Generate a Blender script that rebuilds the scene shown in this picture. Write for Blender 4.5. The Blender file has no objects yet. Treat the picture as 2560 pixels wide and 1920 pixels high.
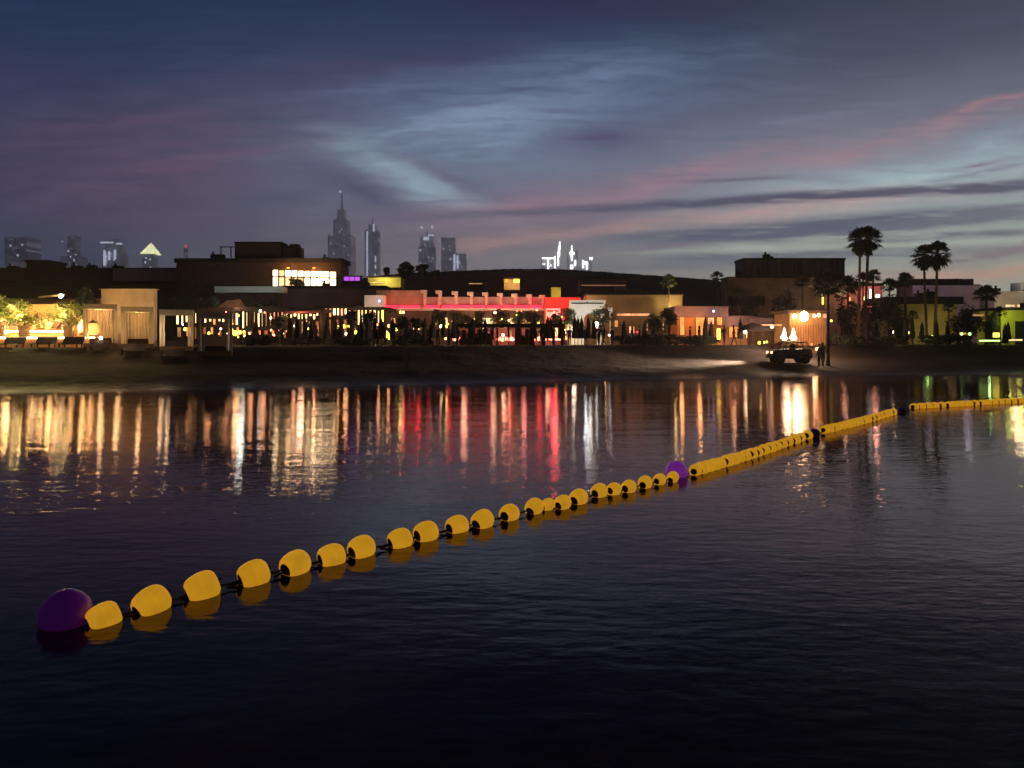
import bpy, math, random
from mathutils import Vector, Matrix, noise as mnoise
R = math.radians
random.seed(7)
S = bpy.context.scene
C = S.collection

# ------------------------------------------------------------------ camera
F = 1850.0; HZ = 850.0; CH = 2.5            # focal length in photo pixels, horizon row, eye height
cam = bpy.data.objects.new("camera", bpy.data.cameras.new("camera"))
C.objects.link(cam); S.camera = cam
cam.location = (0, 0, CH); cam.rotation_euler = (R(90), 0, 0)
cam.data.sensor_width = 36; cam.data.lens = 36 * F / 2560
cam.data.shift_y = -(960 - HZ) / 2560
cam.data.clip_end = 20000; cam.data.clip_start = 0.05
S.view_settings.view_transform = 'Standard'; S.view_settings.look = 'None'
S.view_settings.gamma = 1; S.view_settings.exposure = 0.0
S.cycles.max_bounces = 8; S.cycles.transparent_max_bounces = 8
S.cycles.transmission_bounces = 6; S.cycles.glossy_bounces = 4; S.cycles.diffuse_bounces = 2
S.cycles.volume_bounces = 1
S.cycles.sample_clamp_indirect = 4; S.cycles.sample_clamp_direct = 30
S.cycles.blur_glossy = 0.0

def lin(c, k=1.0):
    return tuple([(((v/255)/12.92) if v/255 <= .04045 else (((v/255)+.055)/1.055)**2.4) * k for v in c]) + (1,)

# ------------------------------------------------------------------ sky
SKY_K = 1.0
w = bpy.data.worlds.new("World"); S.world = w; w.use_nodes = True
nt = w.node_tree; nt.nodes.clear()
def N(t, **k):
    n = nt.nodes.new(t)
    for a, b in k.items(): setattr(n, a, b)
    return n
def L(a, b): nt.links.new(a, b)
def M(op, a, b=None, c=None, clamp=False):
    n = N('ShaderNodeMath', operation=op); n.use_clamp = clamp
    for i, v in enumerate((a, b, c)):
        if v is None: continue
        if hasattr(v, 'is_linked') or hasattr(v, 'links'): L(v, n.inputs[i])
        else: n.inputs[i].default_value = v
    return n.outputs[0]
def mixc(f, a, b):
    n = N('ShaderNodeMix', data_type='RGBA')
    for i, v in ((0, f), (6, a), (7, b)):
        if hasattr(v, 'links'): L(v, n.inputs[i])
        else: n.inputs[i].default_value = v
    return n.outputs[2]
tc = N('ShaderNodeTexCoord'); sp = N('ShaderNodeSeparateXYZ'); L(tc.outputs['Generated'], sp.inputs[0])
az = M('ARCTAN2', sp.outputs[0], sp.outputs[1])
hl = M('SQRT', M('ADD', M('MULTIPLY', sp.outputs[0], sp.outputs[0]), M('MULTIPLY', sp.outputs[1], sp.outputs[1])))
el = M('ARCTAN2', sp.outputs[2], hl)
# direction coordinates for the clouds: straight cloud banks stay straight
uu = M('TANGENT', M('MINIMUM', M('MAXIMUM', az, -1.2), 1.2)); vv = M('DIVIDE', M('DIVIDE', sp.outputs[2], hl), M('MAXIMUM', M('DIVIDE', sp.outputs[1], hl), .4))
q = N('ShaderNodeCombineXYZ'); L(uu, q.inputs[0]); L(vv, q.inputs[1])
def mapping(vec, loc=(0, 0, 0), rot=0, scale=(1, 1, 1), vt='POINT'):
    m = N('ShaderNodeMapping', vector_type=vt); L(vec, m.inputs[0])
    m.inputs['Location'].default_value = loc; m.inputs['Rotation'].default_value = (0, 0, rot); m.inputs['Scale'].default_value = scale
    return m.outputs[0]
def tnoise(vec, scale, detail=4, rough=.55):
    n = N('ShaderNodeTexNoise'); L(vec, n.inputs['Vector']); n.inputs['Scale'].default_value = scale
    n.inputs['Detail'].default_value = detail; n.inputs['Roughness'].default_value = rough
    return n
wn = tnoise(mapping(q.outputs[0], scale=(1, 3.0, 1)), 5.0, 5)
wv = N('ShaderNodeVectorMath', operation='MULTIPLY_ADD'); L(wn.outputs['Color'], wv.inputs[0])
wv.inputs[1].default_value = (.16, .045, 0); wv.inputs[2].default_value = (-.08, -.0225, 0)
qa = N('ShaderNodeVectorMath', operation='ADD'); L(q.outputs[0], qa.inputs[0]); L(wv.outputs[0], qa.inputs[1])
Q = qa.outputs[0]
qh = N('ShaderNodeVectorMath', operation='MULTIPLY_ADD'); L(wv.outputs[0], qh.inputs[0]); qh.inputs[1].default_value = (.5, .22, 0); L(q.outputs[0], qh.inputs[2])
QH = qh.outputs[0]
def ramp(pts):
    r = N('ShaderNodeValToRGB'); L(M('DIVIDE', el, 1.6), r.inputs[0])
    e = r.color_ramp.elements
    while len(e) < len(pts): e.new(.5)
    for i, (p, c) in enumerate(pts): e[i].position = max(0, p / 1.6); e[i].color = lin(c)
    return r.outputs[0]
rl = ramp([(.0, (58, 60, 74)), (.10, (60, 62, 80)), (.17, (66, 60, 82)), (.25, (62, 60, 86)), (.33, (44, 52, 80)), (.43, (32, 44, 72)), (.7, (20, 26, 44)), (1.1, (12, 14, 24))])
rc = ramp([(.0, (116, 104, 102)), (.08, (114, 106, 108)), (.15, (104, 100, 114)), (.22, (100, 106, 128)), (.29, (88, 96, 122)), (.36, (62, 68, 94)), (.43, (46, 54, 80)), (.7, (26, 30, 46)), (1.1, (12, 14, 24))])
rr = ramp([(.0, (150, 132, 112)), (.08, (146, 146, 136)), (.13, (136, 148, 148)), (.20, (132, 140, 154)), (.26, (106, 108, 126)), (.33, (78, 80, 98)), (.43, (60, 66, 80)), (.7, (30, 32, 44)), (1.1, (12, 14, 24))])
def mrange(v, a, b):
    n = N('ShaderNodeMapRange', interpolation_type='SMOOTHSTEP'); L(v, n.inputs[0]); n.inputs[1].default_value = a; n.inputs[2].default_value = b
    return n.outputs[0]
qs = N('ShaderNodeSeparateXYZ'); L(Q, qs.inputs[0])
col = mixc(mrange(qs.outputs[0], -.60, -.02), rl, rc)
col = mixc(mrange(qs.outputs[0], .02, .52), col, rr)
fib = tnoise(mapping(Q, rot=R(-7), scale=(2.2, 16, 1)), 4.0, 6, .62).outputs[0]
fib2 = tnoise(mapping(QH, rot=R(-4), scale=(5, 46, 1)), 3.0, 5, .6).outputs[0]
def blob(px, py, hl_, hw, ang, c, op, fine=0.0, soft=True):
    global col
    a = (px-1280)/F; e = (HZ-py)/F; k = 1.0
    g = N('ShaderNodeTexGradient', gradient_type='QUADRATIC_SPHERE' if soft else 'SPHERICAL')
    L(mapping(QH if fine else Q, (a, e, 0), R(ang), (hl_/F*k*1.25, hw/F*1.25, 1), 'TEXTURE'), g.inputs[0])
    m = M('MULTIPLY', g.outputs[1], op * (1.7 if soft else 1.35))
    nf = fib2 if fine else fib
    m = M('MULTIPLY', m, M('MULTIPLY_ADD', nf, 3.6 if fine else 2.6, -.95 if fine else -.5, True), clamp=True)
    col = mixc(m, col, lin(c))
blob(430, 420, 650, 230, 8, (92, 68, 90), .5)
blob(350, 300, 500, 40, 6, (84, 66, 92), .5, 1)
blob(620, 380, 420, 26, 7, (96, 78, 100), .6, 1)
blob(1000, 215, 500, 26, 5, (84, 92, 122), .5, 1)
blob(1300, 160, 500, 24, 5, (84, 92, 122), .5, 1)
blob(1250, 300, 500, 20, 5, (84, 92, 122), .7, 1)
blob(1700, 250, 500, 24, 6, (86, 90, 116), .6, 1)
blob(1150, 380, 300, 16, -12, (92, 100, 126), .6, 1)
blob(2000, 300, 400, 20, 9, (112, 112, 134), .6, 1)
blob(200, 330, 420, 90, 8, (84, 64, 90), .4)
blob(900, 170, 700, 60, 8, (70, 62, 88), .5)
blob(1450, 210, 700, 130, 6, (98, 114, 144), .65)
blob(1150, 310, 480, 70, 7, (120, 140, 164), .75)
blob(1250, 370, 300, 90, 4, (112, 134, 158), .7)
blob(1030, 440, 330, 55, -25, (128, 148, 162), .95)
blob(900, 470, 240, 40, -26, (76, 74, 100), .8)
blob(1120, 440, 240, 40, -20, (92, 88, 112), .6)
blob(1480, 350, 220, 60, 8, (84, 78, 108), .8)
blob(700, 490, 330, 50, 3, (70, 72, 96), .5)
blob(1300, 520, 420, 75, 7, (142, 106, 122), .6)
blob(1780, 420, 560, 60, 13, (146, 112, 128), .6, 1)
blob(1600, 470, 380, 40, 12, (140, 108, 124), .4)
blob(2370, 318, 400, 46, 17, (156, 120, 128), .42, 1)
blob(2480, 262, 240, 22, 19, (165, 112, 122), .5)
blob(2100, 370, 260, 30, 18, (165, 116, 124), .45)
blob(2330, 440, 480, 70, 8, (152, 178, 186), .85)
blob(2500, 360, 200, 40, 20, (140, 156, 172), .6)
blob(2060, 505, 600, 45, 6, (186, 138, 134), .6)
blob(1500, 570, 420, 30, 5, (158, 116, 116), .6)
blob(1250, 610, 240, 25, 4, (146, 112, 110), .6)
blob(2100, 600, 900, 80, 3, (166, 172, 158), .6)
blob(2400, 440, 300, 14, 10, (104, 92, 116), .7, 1)
blob(1850, 448, 200, 9, 2, (96, 88, 108), .8, 1)
blob(2450, 412, 160, 12, 8, (120, 104, 124), .7, 1)
blob(2000, 492, 1050, 15, 3.2, (78, 76, 98), 1.2, 1, False)
blob(2450, 472, 420, 14, 2.5, (74, 74, 98), 1.2, 1, False)
blob(1350, 527, 420, 8, 4, (96, 92, 108), .7, 1)
blob(2150, 562, 680, 30, 4, (82, 84, 106), 1.3, 1, False)
blob(1850, 583, 380, 15, 2, (84, 86, 108), 1.2, 1, False)
blob(2480, 535, 360, 20, 7, (96, 98, 116), 1.1, 1, False)
blob(2400, 590, 420, 12, 3, (98, 102, 116), 1.0, 1, False)
blob(1650, 615, 200, 12, 5, (110, 102, 116), .9, 1)
blob(1950, 640, 600, 18, 1.5, (98, 100, 114), 1.2, 1, False)
blob(1750, 664, 500, 14, 1, (104, 104, 116), 1.0, 1, False)
blob(2480, 640, 420, 30, 9, (120, 108, 116), .9, 1)
blob(2450, 690, 480, 30, 3, (166, 126, 112), .8)
fv = M('MULTIPLY_ADD', fib2, .30, .85); fw = M('MULTIPLY', fv, M('MULTIPLY_ADD', fib, .30, .85))
fs_ = N('ShaderNodeVectorMath', operation='SCALE'); L(col, fs_.inputs[0]); L(fw, fs_.inputs[3]); col = fs_.outputs[0]
hs_ = N('ShaderNodeHueSaturation'); hs_.inputs['Saturation'].default_value = .86; L(col, hs_.inputs['Color']); col = hs_.outputs[0]
# small share of physical twilight on top (sun just under the horizon, off to the right)
sky = N('ShaderNodeTexSky', sky_type='NISHITA'); sky.sun_disc = False
sky.sun_elevation = R(-4); sky.sun_rotation = R(38); sky.dust_density = 3
sm = N('ShaderNodeVectorMath', operation='SCALE'); L(sky.outputs[0], sm.inputs[0]); sm.inputs[3].default_value = 0.012
ad = N('ShaderNodeVectorMath', operation='ADD'); L(col, ad.inputs[0]); L(sm.outputs[0], ad.inputs[1])
# the dusk glow is ahead of the camera; the sky behind is already night
beh = mrange(M('ABSOLUTE', az), .8, 2.0)
fin = mixc(beh, ad.outputs[0], lin((26, 27, 40)))
# the haze box lies in front of this sky: the sky outside it is brighter than it looks from inside
HAZE_D, HAZE_G = 3.1e-4, .70
HJL, HJR = (.046, .040, .050, 1), (.108, .096, .106, 1)
inv = M('MAXIMUM', M('MAXIMUM', M('DIVIDE', sp.outputs[1], 4400.0), M('DIVIDE', sp.outputs[1], -70.0)), M('MAXIMUM', M('DIVIDE', M('ABSOLUTE', sp.outputs[0]), 3100.0), M('DIVIDE', sp.outputs[2], 897.0)))
tr = M('EXPONENT', M('DIVIDE', -HAZE_D, inv))
hj = N('ShaderNodeVectorMath', operation='SCALE'); L(mixc(mrange(az, -.6, .35), HJL, HJR), hj.inputs[0]); L(M('SUBTRACT', 1.0, tr), hj.inputs[3])
sb_ = N('ShaderNodeVectorMath', operation='SUBTRACT'); L(fin, sb_.inputs[0]); L(hj.outputs[0], sb_.inputs[1])
mx_ = N('ShaderNodeVectorMath', operation='MAXIMUM'); L(sb_.outputs[0], mx_.inputs[0]); mx_.inputs[1].default_value = (.002, .002, .003)
dv_ = N('ShaderNodeVectorMath', operation='SCALE'); L(mx_.outputs[0], dv_.inputs[0]); L(M('DIVIDE', 1.0, tr), dv_.inputs[3])
bg = N('ShaderNodeBackground'); L(dv_.outputs[0], bg.inputs[0]); bg.inputs[1].default_value = SKY_K
wo = N('ShaderNodeOutputWorld'); L(bg.outputs[0], wo.inputs[0])

sun = bpy.data.objects.new("sun", bpy.data.lights.new("sun", 'SUN')); C.objects.link(sun)
sun.data.energy = 0.02; sun.data.angle = R(12); sun.data.color = (1, .6, .5)
sun.rotation_euler = (R(86), 0, R(180 - 85)); sun.location = (60, 60, 40)

# ------------------------------------------------------------------ helpers
WL = {}
def tag(o, label=None, cat=None, group=None, kind=None):
    if label: o['label'] = label
    if cat: o['category'] = cat
    if group: o['group'] = group
    if kind: o['kind'] = kind
    return o
def empty(name, loc, label, cat, group=None, rz=0):
    o = bpy.data.objects.new(name, None); C.objects.link(o); o.location = loc; o.rotation_euler.z = rz
    o.empty_display_size = .3
    WL[o.name] = Vector(loc); return tag(o, label, cat, group)
def P(px, py, Y): return Vector(((px-1280)/F*Y, Y, CH+(HZ-py)/F*Y))
class MB:
    def __init__(s): s.v = []; s.f = []; s.sm = False; s.mi = []
    def add(s, vs, fs, mi=0):
        n = len(s.v); s.v += [tuple(v) for v in vs]; s.f += [tuple(i+n for i in f) for f in fs]; s.mi += [mi]*len(fs); return s
    def box(s, x0, x1, y0, y1, z0, z1, mi=0):
        return s.add([(x0,y0,z0),(x1,y0,z0),(x1,y1,z0),(x0,y1,z0),(x0,y0,z1),(x1,y0,z1),(x1,y1,z1),(x0,y1,z1)],
                     [(0,3,2,1),(4,5,6,7),(0,1,5,4),(1,2,6,5),(2,3,7,6),(3,0,4,7)], mi)
    def pb(s, px0, px1, pt, pb_, Y, d, mi=0):
        a = P(px0, pt, Y); b = P(px1, pb_, Y)
        return s.box(a.x, b.x, Y, Y+d, b.z, a.z, mi)
    def tube(s, pts, rs, n=8, cap=True, mi=0):
        pts = [Vector(p) for p in pts]
        if not hasattr(rs, '__len__'): rs = [rs]*len(pts)
        vs = []; fs = []
        for i, p in enumerate(pts):
            t = (pts[min(i+1, len(pts)-1)]-pts[max(i-1, 0)])
            t = t.normalized() if t.length > 1e-9 else Vector((0,0,1))
            a = t.cross(Vector((0,0,1)))
            if a.length < .05: a = t.cross(Vector((0,1,0)))
            a.normalize(); b = t.cross(a)
            for k in range(n):
                an = 2*math.pi*k/n; vs.append(p+(a*math.cos(an)+b*math.sin(an))*rs[i])
        for i in range(len(pts)-1):
            for k in range(n): fs.append((i*n+k, i*n+(k+1)%n, (i+1)*n+(k+1)%n, (i+1)*n+k))
        if cap: fs.append(tuple(range(n-1, -1, -1))); fs.append(tuple((len(pts)-1)*n+k for k in range(n)))
        return s.add(vs, fs, mi)
    def lathe(s, prof, c=(0,0,0), n=16, mi=0, mat=None, wob=0):
        vs = []; fs = []
        for i, (r, z) in enumerate(prof):
            for k in range(n):
                an = 2*math.pi*k/n; rr_ = r*(1+wob*math.sin(an*3+i))
                v = Vector((rr_*math.cos(an), rr_*math.sin(an), z))
                if mat is not None: v = mat @ v
                vs.append(v+Vector(c))
        for i in range(len(prof)-1):
            for k in range(n): fs.append((i*n+k, i*n+(k+1)%n, (i+1)*n+(k+1)%n, (i+1)*n+k))
        fs.append(tuple(range(n-1, -1, -1))); fs.append(tuple((len(prof)-1)*n+k for k in range(n)))
        return s.add(vs, fs, mi)
    def sphere(s, c, r, n=12, m=8, sz=1.0, mi=0):
        return s.lathe([(max(1e-4, r*math.sin(math.pi*i/m)), -r*sz*math.cos(math.pi*i/m)) for i in range(m+1)], c, n, mi)
    def build(s, name, mats, parent=None, smooth=False, origin=None):
        me = bpy.data.meshes.new(name)
        off = WL.get(parent.name, Vector()) if parent else (Vector(origin) if origin is not None else Vector())
        me.from_pydata([tuple(Vector(v)-off) for v in s.v], [], s.f)
        if not isinstance(mats, (list, tuple)): mats = [mats]
        for m in mats: me.materials.append(m)
        for p, i in zip(me.polygons, s.mi): p.material_index = i; p.use_smooth = smooth
        me.update()
        o = bpy.data.objects.new(name, me); C.objects.link(o)
        if parent: o.parent = parent
        else: o.location = off
        WL[o.name] = Vector(off)
        return o
def copy_tree(o, parent=None):
    c = o.copy(); C.objects.link(c)
    if parent: c.parent = parent
    for ch in list(o.children):
        copy_tree(ch, c)
    return c
LK = 2.2
def lamp(parent, loc, col_, power, r=.15, name="lamp_light", spot=None, aim=None):
    d = bpy.data.lights.new(name, 'SPOT' if spot else 'POINT'); d.energy = power*LK; d.color = col_; d.shadow_soft_size = r
    o = bpy.data.objects.new(name, d); C.objects.link(o)
    o.location = Vector(loc) - (WL.get(parent.name, Vector()) if parent else Vector())
    if parent: o.parent = parent
    if spot:
        d.spot_size = R(spot); d.spot_blend = .6
        dv = Vector(aim)-Vector(loc); o.rotation_euler = dv.to_track_quat('-Z', 'Y').to_euler()
    return o
ONES = "zeroth first second third fourth fifth sixth seventh eighth ninth tenth eleventh twelfth thirteenth fourteenth fifteenth sixteenth seventeenth eighteenth nineteenth twentieth".split()
TENS = {2: "twenty", 3: "thirty", 4: "forty", 5: "fifty", 6: "sixty", 7: "seventy"}
def ordn(n):
    if n <= 20: return ONES[n]
    t, u = divmod(n, 10)
    return TENS[t]+"-"+ONES[u] if u else TENS[t][:-1]+"ieth"

MATS = {}
def mat(name, c, rough=.8, var=.25, scale=3.0, bump=.0, metal=0, spec=.3, em=None, emk=0, stretch=(1,1,1)):
    if name in MATS: return MATS[name]
    m = bpy.data.materials.new(name); m.use_nodes = True; t = m.node_tree; b = t.nodes['Principled BSDF']
    tcn = t.nodes.new('ShaderNodeTexCoord'); mp = t.nodes.new('ShaderNodeMapping'); mp.inputs['Scale'].default_value = stretch
    t.links.new(tcn.outputs['Object'], mp.inputs[0])
    n = t.nodes.new('ShaderNodeTexNoise'); n.inputs['Scale'].default_value = scale; n.inputs['Detail'].default_value = 5
    t.links.new(mp.outputs[0], n.inputs['Vector'])
    r = t.nodes.new('ShaderNodeValToRGB'); r.color_ramp.elements[0].position = .3; r.color_ramp.elements[1].position = .72
    r.color_ramp.elements[0].color = tuple(v*(1-var) for v in c[:3])+(1,)
    r.color_ramp.elements[1].color = tuple(min(1, v*(1+var)) for v in c[:3])+(1,)
    t.links.new(n.outputs[0], r.inputs[0]); t.links.new(r.outputs[0], b.inputs['Base Color'])
    b.inputs['Roughness'].default_value = rough; b.inputs['Metallic'].default_value = metal
    b.inputs['Specular IOR Level'].default_value = spec
    if bump:
        bp = t.nodes.new('ShaderNodeBump'); bp.inputs['Strength'].default_value = bump; bp.inputs['Distance'].default_value = .05
        t.links.new(n.outputs[0], bp.inputs['Height']); t.links.new(bp.outputs[0], b.inputs['Normal'])
    if em is not None:
        mm = t.nodes.new('ShaderNodeMix'); mm.data_type = 'RGBA'; mm.blend_type = 'MULTIPLY'; mm.inputs[0].default_value = 1
        r2 = t.nodes.new('ShaderNodeValToRGB'); r2.color_ramp.elements[0].position = .3; r2.color_ramp.elements[1].position = .7
        r2.color_ramp.elements[0].color = (1-var*1.5,)*3+(1,); r2.color_ramp.elements[1].color = (1, 1, 1, 1)
        t.links.new(n.outputs[0], r2.inputs[0]); t.links.new(r2.outputs[0], mm.inputs[6]); mm.inputs[7].default_value = tuple(em[:3])+(1,)
        t.links.new(mm.outputs[2], b.inputs['Emission Color']); b.inputs['Emission Strength'].default_value = emk
    MATS[name] = m; return m
def glow(name, c, k, var=.15, scale=4):
    m = mat(name, tuple(v*.5 for v in c[:3]), .6, var, scale, em=c, emk=k, stretch=(1, 1, .5))
    if name in ('tower_light', 'tower_white', 'pyramid_glow', 'red_beacon'): m.cycles.emission_sampling = 'NONE'
    return m

DARK = mat('dark_render', (.016, .013, .016), .8, .3, 1.5)
BLACK = mat('black_metal', (.02, .02, .022), .5, .2, 4)
ROOFD = mat('dark_roof', (.014, .011, .016), .9, .4, .8)
BROWN = mat('brown_cladding', (.05, .026, .017), .8, .35, 1.5)
STUC = mat('tan_stucco', (.42, .33, .22), .9, .18, 1.2, .1)
PALE = mat('pale_stucco', (.6, .55, .5), .9, .15, 1.0, .1)
WHITE = mat('white_plaster', (.78, .76, .72), .8, .1, 1.0)
WOOD = mat('timber', (.30, .16, .07), .7, .4, 2.0, .2, stretch=(6, 6, .6))
DWOOD = mat('dark_timber', (.09, .045, .025), .7, .4, 2.0, .2, stretch=(4, 4, .6))
CREAM = mat('cream_fabric', (.55, .42, .26), .9, .12, 2.0)
CREAMF = mat('cream_frame', (.62, .52, .36), .6, .1, 3)
DFAB = mat('dark_fabric', (.02, .016, .022), .95, .3, 5)
LEAF = mat('leaf', (.06, .09, .025), .6, .4, 2, spec=.4)
LEAFD = mat('leaf_dark', (.022, .03, .014), .7, .4, 2)
OLIVED = mat('dusky_olive_leaf', (.07, .07, .03), .6, .4, 2)
OLIVE = mat('olive_leaf', (.15, .17, .05), .6, .35, 3)
BARK = mat('bark', (.10, .07, .05), .9, .4, 6, .3)
POT = mat('dark_pot', (.16, .10, .06), .6, .2, 4)
SKIN = mat('skin', (.30, .17, .11), .6, .1, 4)
CLOTH = mat('dark_clothes', (.012, .012, .018), .9, .3, 6)
HAIR = mat('hair', (.01, .008, .007), .6, .2, 9)
TYRE = mat('tyre_rubber', (.012, .012, .012), .8, .2, 6)
RIM = mat('wheel_rim', (.05, .05, .05), .4, .1, 6, metal=.7)
G_WARM = glow('warm_glow', (1, .58, .22), 7)
G_HOT = glow('white_hot_glow', (1, .70, .34), 15)
G_ORANGE = glow('orange_glow', (1, .36, .09), 1.5, .5, 1.5)
G_SALMON = glow('salmon_glow', (1, .40, .19), 2.1, .5, 1.6)
G_YEL = glow('yellow_glow', (1, .72, .08), 3.5)
G_RED = glow('red_neon', (1, .05, .10), 2.6)
G_REDP = glow('red_fire_glow', (1, .22, .12), 8)
G_MAG = glow('magenta_sign_glow', (.62, .12, .9), 1.0, .1, .6)
G_BLUE = glow('blue_glow', (.25, .4, 1), 6)
G_WHITE = glow('white_glow', (1, .95, .85), 6)
G_GREEN = glow('green_glow', (.55, 1, .25), 3)
G_WINL = glow('lit_window_cream', (1, .70, .34), 2.4, .5, 1.6)
G_WIND = glow('lit_window_dim', (.95, .52, .22), 1.0, .55, 1.6)
G_TOWER = glow('tower_light', (.75, .8, 1), 1.3, .2, .02)
G_TOWERW = glow('tower_white', (1, 1, .95), 6.0, .2, .02)
G_PYR = glow('pyramid_glow', (1, 1, .55), 2.6, .35, .12)

# ------------------------------------------------------------------ ground and water
SH = [(-400, 20), (-60, 29), (-23.7, 34.3), (-13.3, 38.5), (-.7, 43.6), (11, 48.7), (19.4, 49.9), (24, 52.5), (37.6, 54.4), (80, 58), (400, 70)]
def Ys(x):
    for (a, ya), (b, yb) in zip(SH, SH[1:]):
        if x <= b: return ya+(yb-ya)*max(0, (x-a)/(b-a))
    return SH[-1][1]
def gz(x, y):
    t = y-Ys(x) + .35*mnoise.noise((x*.35, y*.35, 0))+.5*mnoise.noise((x*.08, y*.1, 3))
    if t < -12: return -1.6
    if t < 0: return t/12*1.6
    if t < 4: z = t*.14
    elif t < 10: z = .56+(t-4)*.085
    elif t < 14.5: z = 1.07+(t-10)/4.5*.93
    else: z = 2.0
    amp = .05 if t > .8 else .0
    return z + amp*mnoise.noise((x*1.3, y*1.3, 9))*(1 if t < 16 else .3)
def axis(segs):
    out = []
    for a, b, st in segs:
        n = max(1, int(round((b-a)/st))); out += [a+(b-a)*i/n for i in range(n)]
    return out+[segs[-1][1]]
xs = axis([(-3000, -600, 600), (-600, -100, 50), (-100, -45, 5), (-45, 50, .45), (50, 120, 5), (120, 600, 48), (600, 3000, 600)])
ys = axis([(-60, 25, 8), (25, 72, .4), (72, 110, 2), (110, 400, 30), (400, 4300, 650)])
g = MB()
g.v = [(x, y, gz(x, y)) for y in ys for x in xs]; nx = len(xs)
g.f = [(j*nx+i, j*nx+i+1, (j+1)*nx+i+1, (j+1)*nx+i) for j in range(len(ys)-1) for i in range(nx-1)]; g.mi = [0]*len(g.f)
SAND = mat('sand', (.015, .010, .010), .95, .5, 2.2, 1.0)
_t = SAND.node_tree; _g = _t.nodes.new('ShaderNodeNewGeometry'); _s = _t.nodes.new('ShaderNodeSeparateXYZ'); _r = _t.nodes.new('ShaderNodeMapRange')
_t.links.new(_g.outputs['Position'], _s.inputs[0]); _t.links.new(_s.outputs[2], _r.inputs[0])      # sand washed by the water is wet and glossy
_r.inputs[1].default_value = .05; _r.inputs[2].default_value = .6; _r.inputs[3].default_value = .38; _r.inputs[4].default_value = 1
_t.links.new(_r.outputs[0], _t.nodes['Principled BSDF'].inputs['Roughness']); _t.nodes['Principled BSDF'].inputs['Specular IOR Level'].default_value = .16
tag(g.build('ground', SAND, smooth=True), kind='structure', label='dark sandy beach and terrace ground beyond the lagoon')

def water_mat():
    m = bpy.data.materials.new('water'); m.use_nodes = True; t = m.node_tree; t.nodes.clear()
    def n_(k): return t.nodes.new(k)
    o = n_('ShaderNodeOutputMaterial'); gl = n_('ShaderNodeBsdfGlass'); gl.inputs['IOR'].default_value = 1.333
    gl.inputs['Roughness'].default_value = .045; gl.inputs['Color'].default_value = (1, .84, .82, 1)
    geo = n_('ShaderNodeNewGeometry')
    def ns(sc, st, det, rot=0):
        mp = n_('ShaderNodeMapping'); t.links.new(geo.outputs['Position'], mp.inputs[0]); mp.inputs['Scale'].default_value = st; mp.inputs['Rotation'].default_value = (0, 0, rot)
        x = n_('ShaderNodeTexNoise'); t.links.new(mp.outputs[0], x.inputs['Vector']); x.inputs['Scale'].default_value = sc; x.inputs['Detail'].default_value = det
        x.inputs['Roughness'].default_value = .5
        return x.outputs[0]
    a = ns(.55, (.55, 1.5, 1), 2); b = ns(5.6, (.55, 1.2, 1), 3, .15); c = ns(.10, (1, 1, 1), 2)
    def ma(op, u, v):
        k = n_('ShaderNodeMath'); k.operation = op
        for i, z in enumerate((u, v)):
            if hasattr(z, 'links'): t.links.new(z, k.inputs[i])
            else: k.inputs[i].default_value = z
        return k.outputs[0]
    mod = n_('ShaderNodeMapRange'); t.links.new(c, mod.inputs[0]); mod.inputs[1].default_value = .35; mod.inputs[2].default_value = .65; mod.inputs[3].default_value = .45; mod.inputs[4].default_value = 1.25
    h = ma('ADD', ma('MULTIPLY', a, WA), ma('MULTIPLY', ma('MULTIPLY', b, WB), mod.outputs[0]))
    bp = n_('ShaderNodeBump'); bp.inputs['Strength'].default_value = 1; bp.inputs['Distance'].default_value = 1
    t.links.new(h, bp.inputs['Height']); t.links.new(bp.outputs[0], gl.inputs['Normal'])
    t.links.new(gl.outputs[0], o.inputs[0]); return m
WA, WB = .017, .0088
wt = MB(); wt.add([(-400, -60, 0), (400, -60, 0), (400, 75, 0), (-400, 75, 0)], [(0, 1, 2, 3)])
tag(wt.build('water', water_mat()), kind='structure', label='calm dark lagoon water with long rippled light reflections')
# ------------------------------------------------------------------ yellow float line
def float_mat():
    m = mat('yellow_float', (.62, .30, .015), .42, .13, 5, spec=.4, em=(1, .47, .02), emk=.48)  # shell glows by itself; emission stands in for light falling on it
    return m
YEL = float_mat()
HOLE = mat('float_hole_edge', (.10, .05, .01), .7, .2, 6)
ROPE = mat('dark_rope', (.03, .025, .02), .9, .3, 20)
def float_proto():
    root = empty('yellow_float', (0, 0, 0), 'x', 'float', 'yellow floats threaded on the swimming line')
    rot = Matrix.Rotation(R(90), 3, 'Y')          # float axis along local X
    b = MB()                                       # egg-shaped shell, deep rounded hole in both ends
    prof = [(.046, -.070), (.050, -.112), (.062, -.138), (.085, -.148), (.108, -.142), (.135, -.112), (.149, -.065), (.154, -.01), (.152, .04), (.143, .085), (.122, .122), (.092, .145), (.060, .150), (.040, .138), (.030, .118), (.028, .085)]
    b.lathe(prof, (0, 0, 0), 28, mat=rot)
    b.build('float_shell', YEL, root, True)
    c = MB(); c.lathe([(.060, -.1385), (.066, -.1455), (.074, -.1480), (.080, -.1462)], (0, 0, 0), 20, mat=rot)
    c.build('hole_rim', HOLE, root, True)
    d = MB(); d.lathe([(.012, -.30 + .0), (.015, -.15), (.015, .0), (.015, .15), (.012, .19)], (0, 0, 0), 8, mat=rot)
    d.build('rope_sleeve', ROPE, root, True)
    s_ = MB()
    pr = [(.1545*math.cos(a), .0) for a in (0,)]
    s_.lathe([(.1545, -.004), (.1572, -.003), (.1572, .003), (.1545, .004)], (0, 0, 0), 28, mat=rot)
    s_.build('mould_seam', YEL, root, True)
    return root
fproto = float_proto()
fused = [False]
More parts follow.
